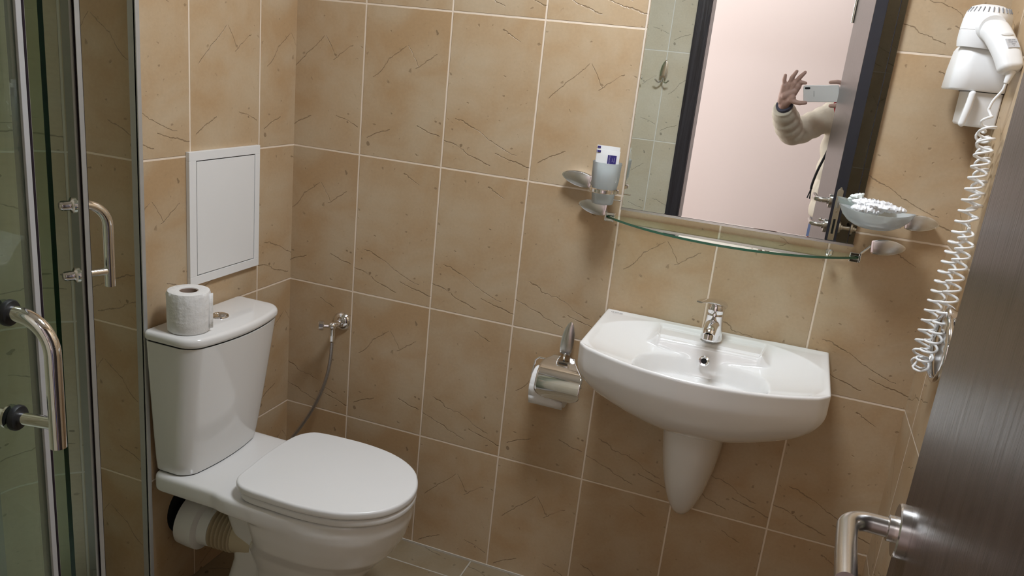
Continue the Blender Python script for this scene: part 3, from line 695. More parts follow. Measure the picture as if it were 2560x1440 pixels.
# ------------------------------------------------------------------ glass shelf
sh = thing('glass_shelf', (BX - .01, 0, 1.11), 'clear glass shelf with a bowed green edge under the mirror', 'shelf')
SX0, SX1, SZ = .934, 1.534, 1.1170
po = [(SX0, -.012)] + [(SX0 + (SX1 - SX0) * k / 40, -.018 - .142 * max(0, 1 - abs(2 * k / 40 - 1) ** 2.0) ** .85) for k in range(41)] + [(SX1, -.012)]
n_ = len(po)
g = MB(); zt, zb = SZ, SZ - .0055
vs = [(x, y, zb) for x, y in po] + [(x, y, zt) for x, y in po]
g.add(vs, [tuple(reversed(range(n_))), tuple(range(n_, 2 * n_))], 0)
g.add(vs, [(i, (i + 1) % n_, n_ + (i + 1) % n_, n_ + i) for i in range(n_ - 2)], 1)
g.add(vs, [(i, (i + 1) % n_, n_ + (i + 1) % n_, n_ + i) for i in (n_ - 2, n_ - 1)], 0)
mk('glass_pane', g, [SHELFG, EDGEG2], sh, smooth=False)

def leaf(name, tip, blunt, width, parent, ydep=-.024, twist=0.0, inward=(0, -1, 0)):
    """almond wall plate: pointed at tip, blunt at the arm end; a satin face set in a chrome rim, on a wall post"""
    tip = V(tip); blunt = V(blunt); ax = blunt - tip; L_ = ax.length; ax.normalize(); nrm = V(inward); side = ax.cross(nrm).normalized()
    def outline(s):
        A = [.0, .008, .03, .07, .12, .19, .27, .36, .46, .56, .66, .76, .86, .94, .985, 1.0]
        f = [(math.sin(PI * a * .78) ** .54) for a in A]
        top = [(a, w_) for a, w_ in zip(A, f)]; top[-1] = (1.0, f[-1] * .82)
        return top + [(a, -w_) for a, w_ in reversed(top[1:])]
    def ring(sc, dep):
        c = tip + ax * L_ * .5
        return [c + ax * (a - .5) * L_ * sc + side * w_ * width * .5 * sc + nrm * dep for a, w_ in outline(1.0)]
    D = abs(ydep)
    base = MB().loft([ring(.55, .0), ring(.72, D * .35), ring(.93, D * .75), ring(1.0, D * .92), ring(.99, D * 1.0), ring(.90, D * 1.04)])
    o = mk(name, base, CHROME, parent, angle=50)
    mk('plate_face', MB().loft([ring(.90, D * 1.035), ring(.86, D * 1.06)]), SATIN, o, angle=60)
    return o
# shelf brackets
def bracket(tip, blunt, clip):
    l = leaf('bracket_plate', tip, blunt, .036, sh, -.020)
    bl = V(blunt); cl = V(clip)
    mk('bracket_arm', MB().tube([bl + V((0, -.012, 0)), cl + V((0, 0, 0))], .0035, 14), CHROME, l)
    sgn = 1 if cl.x > bl.x else -1
    mk('clip', MB().box(min(cl.x, cl.x + .022 * sgn), max(cl.x, cl.x + .022 * sgn), cl.y - .008, cl.y + .008, SZ + .0002, SZ + .0075).box(min(cl.x, cl.x + .022 * sgn), max(cl.x, cl.x + .022 * sgn), cl.y - .008, cl.y + .008, SZ - .0145, SZ - .0068).box(cl.x - .003, cl.x + .003, cl.y - .008, cl.y + .008, SZ - .0145, SZ + .0075), CHROME, l, smooth=False, bevel=.002)
bracket((.861, 0, 1.136), (.933, 0, 1.127), (.936, -.022, 1.122))
bracket((1.623, 0, 1.150), (1.551, 0, 1.142), (1.532, -.022, 1.122))
mk('shelf_pin', MB().lathe([(.009, 0), (.009, .004), (.006, .007)], (1.466, -.030, SZ), (0, 0, 1), 20), CHROME, sh)

# ------------------------------------------------------------------ tumbler holder, tumbler, sachets
th = thing('tumbler_holder', (.85, 0, 1.18), 'chrome leaf-shaped tumbler holder left of the mirror', 'tumbler holder')
leaf('wall_plate', (.810, 0, 1.203), (.888, 0, 1.192), .038, th, -.026)
CX, CYY = .931, -.068
mk('arm', MB().tube(catmull([(.884, -.018, 1.193), (.892, -.035, 1.189), (.902, -.052, 1.184)], 4), .0032, 14), CHROME, th)
mk('ring', MB().lathe([(.0340, -.005), (.0362, -.003), (.0362, .004), (.0340, .006), (.0325, .003), (.0325, -.003), (.0340, -.005)], (CX, CYY, 1.184), (0, 0, 1), 48, cap=False), CHROME, th)
mk('lower_disc', MB().box(CX + .016, CX + .046, CYY - .004, CYY + .004, 1.163, 1.166), CHROME, th, smooth=False, bevel=.001)
tu = tag(mk('tumbler', MB().lathe([(.001, .002), (.0245, .002), (.0265, .006), (.0285, .03), (.0335, .06), (.0350, .095), (.0355, .103), (.0340, .103), (.0325, .094), (.0310, .06), (.0262, .032), (.0245, .0065), (.001, .006)], (CX, CYY, 1.1495), (0, 0, 1), 48), FROST), 'frosted glass tumbler of sachets in its chrome ring', 'tumbler')
def sachet(name, ctr, w_, h_, ax, az, lab, mark):
    t = thing(name, ctr, lab, 'sachet', 'white sachets in the tumbler')
    M = Matrix.Translation(V(ctr)) @ Matrix.Rotation(az, 4, 'Z') @ Matrix.Rotation(ax, 4, 'X')
    m_ = MB(); rows = 9; cols = 7
    def srf(sg):
        return [[M @ V((-w_ / 2 + w_ * i / (cols - 1), sg * (.0006 + .0022 * (1 - abs(2 * i / (cols - 1) - 1) ** 4) * (1 - abs(2 * j / (rows - 1) - 1) ** 4)), h_ * j / (rows - 1))) for i in range(cols)] for j in range(rows)]
    rings = [a + list(reversed(b_)) for a, b_ in zip(srf(-1), srf(1))]
    m_.loft(rings)
    mk('envelope', m_, simple(name + '_foil', (.80, .80, .79), .45, noise=.03), t, angle=60)
    if mark == 'label':
        q = MB().add([M @ V(p) for p in ((-.002, -.0034, .040), (.0225, -.0034, .040), (.0225, -.0034, .065), (-.002, -.0034, .065))], [(0, 1, 2, 3)])
        mk('label_border', q, PLASTIC, t, smooth=False, solid=.0002)
        q = MB().add([M @ V(p) for p in ((-.0003, -.0037, .0418), (.0208, -.0037, .0418), (.0208, -.0037, .0634), (-.0003, -.0037, .0634))], [(0, 1, 2, 3)])
        mk('purple_label', q, PURPLE, t, smooth=False, solid=.0002)
        R_ = M @ frame_matrix((.0045, -.0040, .0525), (0, 0, 1), (-1, 0, 0), (0, -1, 0))
        text('label_text', 'SHAMPOO', .0042, PALETXT, R_, t, .0001)
        R_ = M @ frame_matrix((.0118, -.0040, .0525), (0, 0, 1), (-1, 0, 0), (0, -1, 0)); text('label_text', 'Shower', .0026, PALETXT, R_, t, .0001)
        R_ = M @ frame_matrix((.0160, -.0040, .0525), (0, 0, 1), (-1, 0, 0), (0, -1, 0)); text('label_text', '& Shampoo', .0026, PALETXT, R_, t, .0001)
    q = MB().add([M @ V(p) for p in ((-w_ / 2 + .001, -.0022, h_ - .007), (-w_ / 2 + .009, -.0022, h_ - .007), (-w_ / 2 + .009, -.0022, h_ - .002), (-w_ / 2 + .001, -.0022, h_ - .002))], [(0, 1, 2, 3)])
    mk('corner_print', q, PURPLE, t, smooth=False, solid=.0002)
sachet('sachet', (CX + .003, CYY - .018, 1.208), .055, .074, -.04, .10, 'front white sachet with a square purple label in the tumbler', 'label')
sachet('sachet', (CX - .002, CYY - .004, 1.203), .058, .078, .02, -.22, 'middle white sachet showing its left edge in the tumbler', '')
sachet('sachet', (CX - .003, CYY + .010, 1.205), .056, .085, .05, .02, 'rear white sachet, tallest in the tumbler', '')

# ------------------------------------------------------------------ soap dish holder and dish
sd = thing('soap_dish_holder', (1.62, 0, 1.20), 'chrome leaf-shaped soap dish holder right of the mirror', 'soap dish holder')
leaf('wall_plate', (1.676, 0, 1.215), (1.607, 0, 1.209), .036, sd, -.026)
DX, DY, DZ = 1.540, -.075, 1.205
mk('arm', MB().tube(catmull([(1.609, -.020, 1.209), (1.598, -.035, 1.206), (1.576, -.060, 1.203)], 4), .0032, 14), CHROME, sd)
mk('ring', MB().lathe([(.0345, -.006), (.0365, -.004), (.0365, .004), (.0345, .006), (.033, .003), (.033, -.003), (.0345, -.006)], (DX, DY, DZ), (0, 0, 1), 48, cap=False), CHROME, sd)
pr = [(.001, .0), (.033, .0), (.046, .007), (.056, .018), (.0635, .033), (.0650, .0355), (.0625, .0355), (.054, .020), (.044, .010), (.032, .004), (.001, .004)]
m = MB(); rings = []
for r, h in pr:
    ring_ = []
    for k in range(60):
        t = 2 * PI * k / 60; ex = 1 + .16 * abs(math.cos(t)) ** 6 * min(1, r / .05)
        ring_.append((DX + r * 1.04 * math.cos(t) * ex, DY + r * .80 * math.sin(t), DZ - .012 + h + .006 * abs(math.cos(t)) ** 4 * (r / .06) ** 2))
    rings.append(ring_)
m.loft(rings); tag(mk('soap_dish', m, FROST, angle=60), 'frosted glass soap dish holding wrapped soaps', 'soap dish')
rnd = random.Random(11)
def wrapper(c, sx, sy, sz, rz, lab):
    m_ = MB(); n1, n2 = 26, 14; rings = []
    for i in range(n1):
        t = -1 + 2 * i / (n1 - 1); env = (1 - abs(t) ** 5) * .8 + .2
        rings.append([(t * sx, math.cos(a) * sy * env * (1 + .25 * rnd.uniform(-1, 1)), math.sin(a) * sz * env * (1 + .3 * rnd.uniform(-1, 1))) for a in [2 * PI * k / n2 for k in range(n2)]])
    m_.loft(rings).xform(Matrix.Translation(V(c)) @ Matrix.Rotation(rz, 4, 'Z'))
    o = mk('wrapped_soap', m_, WRAP, smooth=True, angle=25); tag(o, lab, 'soap', 'wrapped soaps in the soap dish')
    rows = [(0, .30), (-.45, .0), (.35, -.1)]
    for u, v_ in rows[:2]:
        tt = text('wrapper_print', 'soap', .007, GREYTXT, Matrix.Translation(V(c)) @ Matrix.Rotation(rz, 4, 'Z') @ frame_matrix((u * sx, -sy * .25 + v_ * .01, sz * 1.12), (1, 0, 0), (0, .9, .3), (0, 0, 1)), None); 
        tt.parent = o
wrapper((1.520, -.078, 1.232), .034, .018, .009, .12, 'crinkled white wrapped soap at the left of the dish')
wrapper((1.556, -.080, 1.241), .042, .017, .008, -.10, 'crinkled white wrapped soap on top, pointing to the holder')
wrapper((1.532, -.052, 1.243), .044, .015, .009, .05, 'crinkled white wrapped soap at the back of the dish')

# ------------------------------------------------------------------ toilet paper holder
ph = thing('toilet_paper_holder', (.88, 0, .70), 'chrome toilet paper holder with curved cover beside the washbasin', 'toilet paper holder')
leaf('wall_plate', (.884, 0, .822), (.877, 0, .728), .036, ph, -.026)
mk('neck', MB().tube([(.877, -.018, .732), (.878, -.034, .724), (.880, -.040, .716)], .0035, 14).box(.868, .896, -.046, -.036, .706, .716), CHROME, ph, angle=40)
prof = [(-.040, .728), (-.060, .720), (-.084, .708), (-.100, .697), (-.110, .682), (-.115, .666), (-.115, .648), (-.111, .632)]
def wd_l(t): return .827 + (.022 * (1 - sm(0, .25, t))) - .0 + (.03 * sm(.8, 1, t) ** 3)
rows = []
NP = 28
cp = catmull([(0, a, b_) for a, b_ in prof], 4)
vs = []; fs = []
cols = 25
for i, p in enumerate(cp):
    t = i / (len(cp) - 1); xl = .828 + .024 * (1 - sm(0, .28, t)) ** 1.5 + .030 * max(0, (t - .82) / .18) ** 2.2
    xr_ = .950 - .040 * (1 - sm(0, .45, t)) - .030 * max(0, (t - .82) / .18) ** 2.2
    for j in range(cols): vs.append((xl + (xr_ - xl) * j / (cols - 1), p.y, p.z))
for i in range(len(cp) - 1):
    for j in range(cols - 1):
        xm = vs[i * cols + j][0]
        if i < 6 and .869 < xm < .895: continue
        fs.append((i * cols + j, i * cols + j + 1, (i + 1) * cols + j + 1, (i + 1) * cols + j))
mk('cover', MB().add(vs, fs), CHROME, ph, solid=.0012, angle=60)
mk('spindle', MB().tube([(.880, -.041, .711), (.812, -.041, .711), (.803, -.043, .702), (.800, -.052, .664), (.804, -.054, .656), (.940, -.054, .656)], .0026, 12), CHROME, ph)
t2 = thing('toilet_paper_roll', (.875, -.064, .60), 'white toilet roll hanging under the chrome cover', 'toilet paper')
mk('paper', MB().lathe([(.019, .0), (.046, 0), (.048, .002), (.048, .093), (.044, .095), (.019, .095), (.019, 0)], (.809, -.052, .641), (1, 0, 0), 48, cap=False), PAPER, t2, angle=40)
mk('core', MB().lathe([(.019, .001), (.019, .094), (.0178, .094), (.0178, .001), (.019, .001)], (.809, -.052, .641), (1, 0, 0), 32, cap=False), CARD, t2)
ts = [[(x, -.052 - .0492 * math.cos(a), .641 + .0492 * math.sin(a)) for x in (.810, .84, .87, .903)] for a in (.3, 0, -.2, -.4)] + [[(x, -.0975 + .004 * k, .622 - .012 * k) for x in (.810, .84, .87, .903)] for k in (0, 1, 2)]
mk('hanging_sheet', MB().loft(ts, False, False, False), PAPER, t2, solid=.0008)

# ------------------------------------------------------------------ hook on the front wall (seen in the mirror)
hk = thing('wall_hook', (.735, YF, 1.45), 'chrome leaf-shaped double robe hook on the front wall', 'hook')
leaf('wall_plate', (.737, YF, 1.528), (.731, YF, 1.452), .034, hk, -.022, inward=(0, 1, 0))
for s in (-1, 1):
    mk('prong', MB().tube(catmull([(.732, YF + .018, 1.452), (.732 + s * .004, YF + .026, 1.436), (.732 + s * .018, YF + .036, 1.430), (.732 + s * .030, YF + .042, 1.440)], 5), .0036, 12, round_ends=True), CHROME, hk)

# ------------------------------------------------------------------ towel ring on the right wall
tg = thing('towel_ring', (XR, -.29, 1.03), 'chrome towel ring on the right wall half hidden by the door', 'towel ring')
leaf('wall_plate', (XR, -.283, 1.098), (XR, -.288, 1.045), .045, tg, -.024, inward=(-1, 0, 0))
pts = [(XR - .022, -.286 + .074 * math.cos(t), 1.014 + .066 * math.sin(t)) for t in [2 * PI * k / 60 for k in range(61)]]
mk('ring', MB().tube(pts, .0060, 14, cap=False), CHROME, tg)
mk('backing_disc', MB().lathe([(.062, 0), (.062, .012), (.056, .016)], (XR - .0002, -.286, 1.014), (-1, 0, 0), 40, sx=1.0, sy=1.1), SATIN, tg)

# ------------------------------------------------------------------ hair dryer
dh = thing('hair_dryer_holder', (XR, -.10, 1.43), 'white wall holder box of the hair dryer', 'hair dryer holder')
def rbox(x0, x1, ya, yb, za, zb, r=.02):
    m_ = MB().slab(rrect(x0, x1, ya, yb, (r, .004, .004, r), 7), za, zb, .006, 4); return m_
mk('lower_housing', rbox(1.647, XR - .0005, -.150, -.030, 1.432, 1.505, .012), PLASTIC, dh, angle=50)
mk('upper_housing', MB().loft([[(x, y, z) for x, y in rrect(x0, XR - .0005, ya, yb, (r_, .004, .004, r_), 8)] for z, x0, ya, yb, r_ in ((1.500, 1.612, -.155, -.018, .028), (1.503, 1.610, -.158, -.016, .030), (1.54, 1.612, -.155, -.018, .030), (1.575, 1.616, -.150, -.022, .030), (1.583, 1.620, -.146, -.026, .030), (1.586, 1.632, -.135, -.036, .02))]), DRYP, dh, angle=50)
mk('switch_paddle', MB().tube([(1.652, -.158, 1.494), (1.650, -.160, 1.47), (1.645, -.162, 1.437)], [.0065, .0068, .0065], 16, round_ends=True), DRYP, dh)
mk('seam', MB().box(1.6465, XR - .0004, -.1505, -.0295, 1.4985, 1.5005), DARK, dh, smooth=False)
dr = thing('hair_dryer', (1.66, -.12, 1.58), 'white hair dryer with a coiled cable resting in its wall holder', 'hair dryer')
# head: upright motor barrel with domed vented top
hd = MB().lathe([(.040, .0), (.0425, .01), (.0435, .03), (.0435, .0305), (.0425, .031), (.0425, .032), (.0435, .0325), (.0430, .052), (.0405, .066), (.034, .076), (.020, .0815), (.001, .083)], (1.6490, -.118, 1.580), (.06, -.02, 1), 48)
mk('motor_barrel', hd, DRYP, dr, angle=25)
for k in range(12):
    a = -2.9 + k * .22; c = V((1.652, -.119, 1.580)); dirv = V((math.cos(a), math.sin(a), 0))
    p0 = c + dirv * .0355 + V((0, 0, .0755)); p1 = c + dirv * .0405 + V((0, 0, .0665))
    mk('vent_slot', MB().tube([p0, p1], .0011, 8), GREYTXT, dr)
# handle hanging towards the camera
hx = [V((1.655, -.165, 1.618)), V((1.666, -.190, 1.600)), V((1.680, -.215, 1.572)), V((1.688, -.228, 1.550)), V((1.692, -.234, 1.538))]
hp2 = catmull(hx, 5); rings = []
for i, p in enumerate(hp2):
    t = i / (len(hp2) - 1); a = hp2[max(i - 1, 0)]; c = hp2[min(i + 1, len(hp2) - 1)]; tg_ = (c - a).normalized()
    sx = V((1, .25, 0)); sx = (sx - tg_ * sx.dot(tg_)).normalized(); sy = tg_.cross(sx)
    r1 = .0255 - .006 * t; r2 = .020 - .003 * t
    if t > .85: r1 *= 1 - (t - .85) * 2.2; r2 *= 1 - (t - .85) * 2.2
    if t < .1: r1 *= .8 + 2 * t; r2 *= .8 + 2 * t
    rings.append([p + sx * r1 * math.copysign(abs(math.cos(u)) ** .75, math.cos(u)) + sy * r2 * math.copysign(abs(math.sin(u)) ** .75, math.sin(u)) for u in [2 * PI * k / 36 for k in range(36)]])
hn = mk('handle', MB().loft(rings), DRYP, dr, angle=60)
mk('neck', MB().tube([(1.652, -.12, 1.622), (1.656, -.168, 1.616)], [.034, .024], 28), DRYP, dr, angle=60)
# label and switch on the handle face towards the room
mid = hp2[int(len(hp2) * .45)]; tg_ = (hp2[-4] - hp2[3]).normalized()
sx = V((1, .25, 0)); sx = (sx - tg_ * sx.dot(tg_)).normalized(); fn = sx.cross(tg_); 
if fn.y > 0: fn = -fn
def hq(u, v_, d): return mid + sx * u + tg_ * v_ + fn * d
q = MB().loft([[hq(-.008, -.008, .0165), hq(.013, -.008, .0165), hq(.013, .012, .0165), hq(-.008, .012, .0165)], [hq(-.008, -.008, .0200), hq(.013, -.008, .0200), hq(.013, .012, .0195), hq(-.008, .012, .0195)]])
mk('rating_label', q, LABELG, hn, smooth=False)
for k, s in enumerate(('HAIR DRYER', '220-240V 50Hz', '1600W', 'CE')):
    text('label_text', s, .0024, GREYTXT, frame_matrix(hq(.0025, -.005 + .0045 * k, .0204), sx, -tg_, fn), hn, .00008)
mk('slide_switch', MB().lathe([(.010, 0), (.009, .003), (.004, .0045)], hq(.0, -.021, .0165), fn, 24, sx=1.2, sy=.5, xdir=sx), PLASTIC, hn)
# cable: strain relief, straight lead, then a coil hanging in a U
mk('strain_relief', MB().tube([(1.692, -.234, 1.540), (1.690, -.236, 1.528), (1.688, -.236, 1.518)], [.008, .006, .0045], 14), DRYP, dr)
def helix(path, R_, pitch, r=.0026, name='coil'):
    path = catmull(path, 10)
    L_ = [0]
    for a, b_ in zip(path, path[1:]): L_.append(L_[-1] + (b_ - a).length)
    tot = L_[-1]; N_ = int(tot / pitch * 16); out = []
    for i in range(N_ + 1):
        s_ = tot * i / N_; j = max(k for k in range(len(L_)) if L_[k] <= s_ + 1e-9); j = min(j, len(path) - 2)
        f_ = (s_ - L_[j]) / (L_[j + 1] - L_[j]); p = path[j].lerp(path[j + 1], f_); tg1 = (path[j + 1] - path[j]).normalized()
        up = V((0, 1, 0)); a_ = (up - tg1 * up.dot(tg1)).normalized(); b2 = tg1.cross(a_); th_ = 2 * PI * s_ / pitch
        ramp = min(1, s_ / .02, (tot - s_) / .02 + .05)
        out.append(p + (a_ * math.cos(th_) + b2 * math.sin(th_)) * R_ * ramp)
    return out
lead = catmull([(1.688, -.236, 1.520), (1.686, -.235, 1.505), (1.676, -.232, 1.485), (1.672, -.232, 1.468)], 6)
coil = helix([(1.674, -.240, 1.462), (1.676, -.262, 1.40), (1.677, -.262, 1.33), (1.676, -.252, 1.25), (1.674, -.236, 1.17), (1.670, -.222, 1.08), (1.666, -.226, .99), (1.667, -.250, .957), (1.672, -.266, 1.00), (1.682, -.276, 1.08), (1.684, -.272, 1.17), (1.686, -.270, 1.25)], .0140, .0215)
coil2 = helix([(1.686, -.266, 1.252), (1.688, -.24, 1.33), (1.688, -.19, 1.40), (1.685, -.150, 1.428)], .012, .024)
mk('cable', MB().tube(lead + coil[3:], .0025, 8).tube(coil2, .0025, 8), DRYP, dr, angle=80)

# ------------------------------------------------------------------ shower
QC = (-.17, -1.44); QR = .67
def qp(ang, r=QR): return (QC[0] + r * math.cos(math.radians(ang)), QC[1] + r * math.sin(math.radians(ang)))
st = [qp(a, .70) for a in [-31 + k * 2.5 for k in range(50)]]
st = [(max(x, XI + .001), max(y, YF + .001)) for x, y in st]
tray_o = [(XI + .001, YF + .001)] + [(qp(-31)[0] + .03, YF + .001)] + st[1:] + [(XI + .001, QC[1] + .70)]
tag(mk('shower_tray', MB().slab(tray_o, .0, .055, .008, 3), CERAMIC, angle=50), 'white quadrant shower tray in the left corner', 'shower tray')
se = thing('shower_enclosure', (QC[0], QC[1], .14), 'quadrant glass shower enclosure with sliding doors at the left edge', 'shower enclosure')
def arcglass(name, a0, a1, r, z0, z1, parent, th_=.006):
    n1 = max(6, int(abs(a1 - a0) / 2)); A = [a0 + (a1 - a0) * k / n1 for k in range(n1 + 1)]
    o_ = [qp(a, r + th_ / 2) for a in A]; i_ = [qp(a, r - th_ / 2) for a in reversed(A)]; ol = o_ + i_
    N_ = len(ol); m_ = MB(); vs = [(x, y, z0) for x, y in ol] + [(x, y, z1) for x, y in ol]
    side = [(k, k + 1, N_ + k + 1, N_ + k) for k in range(n1)] + [(k, k + 1, N_ + k + 1, N_ + k) for k in range(n1 + 1, N_ - 1)]
    ends = [(n1, n1 + 1, N_ + n1 + 1, N_ + n1), (N_ - 1, 0, N_, 2 * N_ - 1)]
    m_.add(vs, side, 0); m_.add(vs, ends, 1)
    for k in range(n1): 
        m_.add([vs[k], vs[k + 1], vs[N_ - 2 - k], vs[N_ - 1 - k]], [(0, 1, 2, 3)], 1); m_.add([vs[N_ + k], vs[N_ + k + 1], vs[2 * N_ - 2 - k], vs[2 * N_ - 1 - k]], [(0, 1, 2, 3)], 1)
    o = mk(name, m_, [SHGLASS, EDGEG], parent, angle=30); return o
ZG0, ZG1 = .088, 1.90
arcglass('fixed_panel', 82.0, 96.4, .640, .083, 1.92, se)
arcglass('fixed_panel', -31, -4, .640, .083, 1.92, se)
def strip(name, ang, dirn, parent):
    """magnetic closing profile along a door's leading edge: pale fin then dark strip"""
    m_ = MB(); m2 = MB()
    def seg(mb, a0, a1, r0, r1):
        pts_ = [qp(a0, r0), qp(a1, r0), qp(a1, r1), qp(a0, r1)]
        mb.loft([[(x, y, ZG0) for x, y in pts_], [(x, y, ZG1) for x, y in pts_]])
    seg(m_, ang, ang + dirn * .9, QR - .008, QR + .006)
    seg(m2, ang + dirn * .9, ang + dirn * 1.35, QR - .006, QR + .006)
    m3 = MB(); seg(m3, ang + dirn * 1.36, ang + dirn * 1.6, QR - .004, QR + .004)
    mk('seal_lip', m3, ALU, parent, smooth=False)
    mk('seal_fin', m_, SEAL, parent, smooth=False, bevel=.0008); mk('magnetic_strip', m2, SEALD, parent, smooth=False, bevel=.0008)
def pull(ang, parent):
    zt_, zb_ = 1.112, .972
    rad = V((math.cos(math.radians(ang)), math.sin(math.radians(ang)), 0)); 
    def q(d, z): x, y = qp(ang, QR + d); return V((x, y, z))
    R_ = .0098
    pts_ = [q(.004, zt_), q(.016, zt_ + .0)]
    for k in range(1, 10):
        t = PI / 2 * k / 9; pts_.append(q(.014 + .046 * math.sin(t), zt_ - .046 * (1 - math.cos(t))))
    pts_ += [q(.060, zb_ + .02), q(.060, zb_ - .032)]
    h_ = mk('pull_handle', MB().tube(pts_, R_, 24).tube([q(.004, zb_), q(.058, zb_)], R_ * .82, 20), CHROME, parent, angle=50)
    for z in (zt_, zb_):
        mk('rubber_washer', MB().lathe([(.0155, .003), (.0165, .004), (.0165, .008), (.0150, .010), (.009, .0105)], q(0, z), rad, 30), RUBBER, h_)
        mk('inner_cap', MB().lathe([(.0155, .003), (.0155, .006), (.012, .007), (.0095, .010), (.0095, .024), (.0075, .028), (.001, .029)], q(0, z), -rad, 28), CHROME, h_)
d1 = arcglass('sliding_door', 66.0, 95.8, QR, ZG0, ZG1, se); d1.name = 'sliding_door'
strip('a', 66.0, -1, d1); pull(69.2, d1)
d2 = arcglass('sliding_door', -28, 16.2, QR, ZG0, ZG1, se)
strip('b', 16.2, 1, d2); pull(12.2, d2)
def rail(z0, z1):
    m_ = MB(); A = [-31 + 127.5 * k / 40 for k in range(41)]
    rings = [[(*qp(a, .625), z0), (*qp(a, .69), z0), (*qp(a, .69), z1), (*qp(a, .625), z1)] for a in A]
    m_.loft(rings); return m_
mk('top_rail', rail(1.90, 1.94), ALU, se, smooth=False); mk('bottom_rail', rail(.0555, .085), ALU, se, smooth=False)
x_, y_ = qp(96.4, .64); mk('wall_profile', MB().box(XI + .001, XI + .012, y_ - .02, y_ + .02, .0555, 1.94), ALU, se, smooth=False)
x_, y_ = qp(-31, .655); mk('wall_profile', MB().box(x_ - .02, x_ + .02, YF + .001, YF + .03, .0555, 1.94), ALU, se, smooth=False)

# toilet brush in the nook beside the casing
br = thing('toilet_brush_set', (XI, -.69, .12), 'wall-mounted toilet brush in a glass bowl behind the shower glass', 'toilet brush')
leaf('wall_plate', (XI, -.712, .275), (XI, -.703, .195), .036, br, -.024, inward=(1, 0, 0))
BXc, BYc = -.185, -.672
mk('arm', MB().tube([(XI + .02, -.703, .20), (XI + .03, -.69, .185), (BXc - .03, BYc, .18)], .004, 12), CHROME, br)
mk('bowl', MB().lathe([(.001, .0), (.028, .0), (.040, .015), (.047, .045), (.049, .085), (.0475, .085), (.0455, .045), (.0385, .017), (.027, .003), (.001, .003)], (BXc, BYc, .105), (0, 0, 1), 40), FROST, br)
mk('handle', MB().tube([(BXc, BYc, .13), (BXc + .004, BYc + .012, .30), (BXc + .006, BYc + .018, .352)], .005, 14, round_ends=True).lathe([(.009, 0), (.010, .004), (.006, .008)], (BXc + .006, BYc + .018, .35), (0, 0, 1), 20), CHROME, br)
bh = MB().lathe([(.010, 0), (.030, .006), (.034, .03), (.028, .05), (.010, .058)], (BXc, BYc, .115), (0, 0, 1), 24)
mk('bristles', bh, simple('cream_bristles', (.62, .55, .38), .9, noise=.3, nscale=250, bump=.004), br)

# ------------------------------------------------------------------ lamps (outside the frame, they light the room)
cl = thing('ceiling_lamp', (LP[0], LP[1], CEIL), 'round white ceiling lamp above the washbasin, outside the photo', 'lamp')
mk('lamp_base', MB().lathe([(.19, 0), (.19, .012), (.185, .014)], (LP[0], LP[1], CEIL - .0005), (0, 0, -1), 40), PLASTIC, cl)
mk('diffuser', MB().lathe([(.185, .014), (.18, .035), (.15, .055), (.001, .066)], (LP[0], LP[1], CEIL - .0005), (0, 0, -1), 40), LAMPM, cl)

# ------------------------------------------------------------------ photographer in the doorway (seen in the mirror) and phone
phn = thing('phone', CAM - FW * .005, 'white phone held up sideways in both hands', 'phone')
def cp_(x, y, z): return CAM + RT * x + DN * y + FW * z
def rr2(x0, x1, y0_, y1_, r, z, n=7):
    out_ = []
    for cx_, cy_, a0 in ((x1 - r, y1_ - r, 0), (x0 + r, y1_ - r, 90), (x0 + r, y0_ + r, 180), (x1 - r, y0_ + r, 270)):
        for k in range(n): t = math.radians(a0 + 90 * k / (n - 1)); out_.append(cp_(cx_ + r * math.cos(t), cy_ + r * math.sin(t), z))
    return out_
PX0, PX1, PY0, PY1 = -.013, .1455, -.012, .063
mk('case', MB().loft([rr2(PX0 + .002, PX1 - .002, PY0 + .002, PY1 - .002, .008, -.0105), rr2(PX0, PX1, PY0, PY1, .010, -.0085), rr2(PX0, PX1, PY0, PY1, .010, -.0045), rr2(PX0 + .002, PX1 - .002, PY0 + .002, PY1 - .002, .008, -.0025)]), PHONEW, phn)
mk('screen', MB().loft([rr2(PX0 + .004, PX1 - .004, PY0 + .004, PY1 - .004, .006, -.0108), rr2(PX0 + .004, PX1 - .004, PY0 + .004, PY1 - .004, .006, -.0104)]), BLACKG, phn)
mk('camera_module', MB().loft([rr2(-.0045, .0195, -.0045, .0045, .0044, -.0026), rr2(-.0045, .0195, -.0045, .0045, .0044, -.0014)]), BLACKG, phn)
text('maker_mark', 'SAMSUNG', .0058, GREYTXT, frame_matrix(cp_(.036, .025, -.0023), DN * -1, RT * -1, FW), phn, .0001)

def pw(*a): return V(a)
per = thing('person', (1.66, -2.33, 0), 'person in a beige quilted jacket holding up a phone, seen in the mirror', 'person')
bd = MB()
def cap(pts_, rs_, n=14): bd.tube(pts_, rs_, n, round_ends=True)
# torso, neck, head
bd.loft([[(1.66 + a * math.cos(t), -2.33 + b_ * math.sin(t), z) for t in [2 * PI * k / 28 for k in range(28)]] for z, a, b_ in ((.84, .10, .07), (.86, .155, .10), (.95, .165, .115), (1.06, .135, .10), (1.18, .15, .11), (1.30, .17, .115), (1.38, .165, .10), (1.42, .12, .08), (1.445, .06, .055))])
cap([(1.66, -2.335, 1.40), (1.652, -2.325, 1.47), (1.645, -2.315, 1.54)], [.060, .052, .052])
HC = V((1.642, -2.295, 1.605)); hdir = V((-.25, .95, -.18)).normalized(); hr = hdir.cross(V((0, 0, 1))).normalized(); hu = hr.cross(hdir)
def hp_(r_, f_, u_): return HC + hr * r_ + hdir * f_ + hu * u_
bd.sphere(HC + V((0, 0, .015)), .088, 24, (.86, 1.0, 1.12))
bd.sphere(hp_(0, .028, -.055), .060, 20, (.88, .95, 1.0))
cap([hp_(0, .080, .022), hp_(0, .100, -.012)], [.008, .0125])
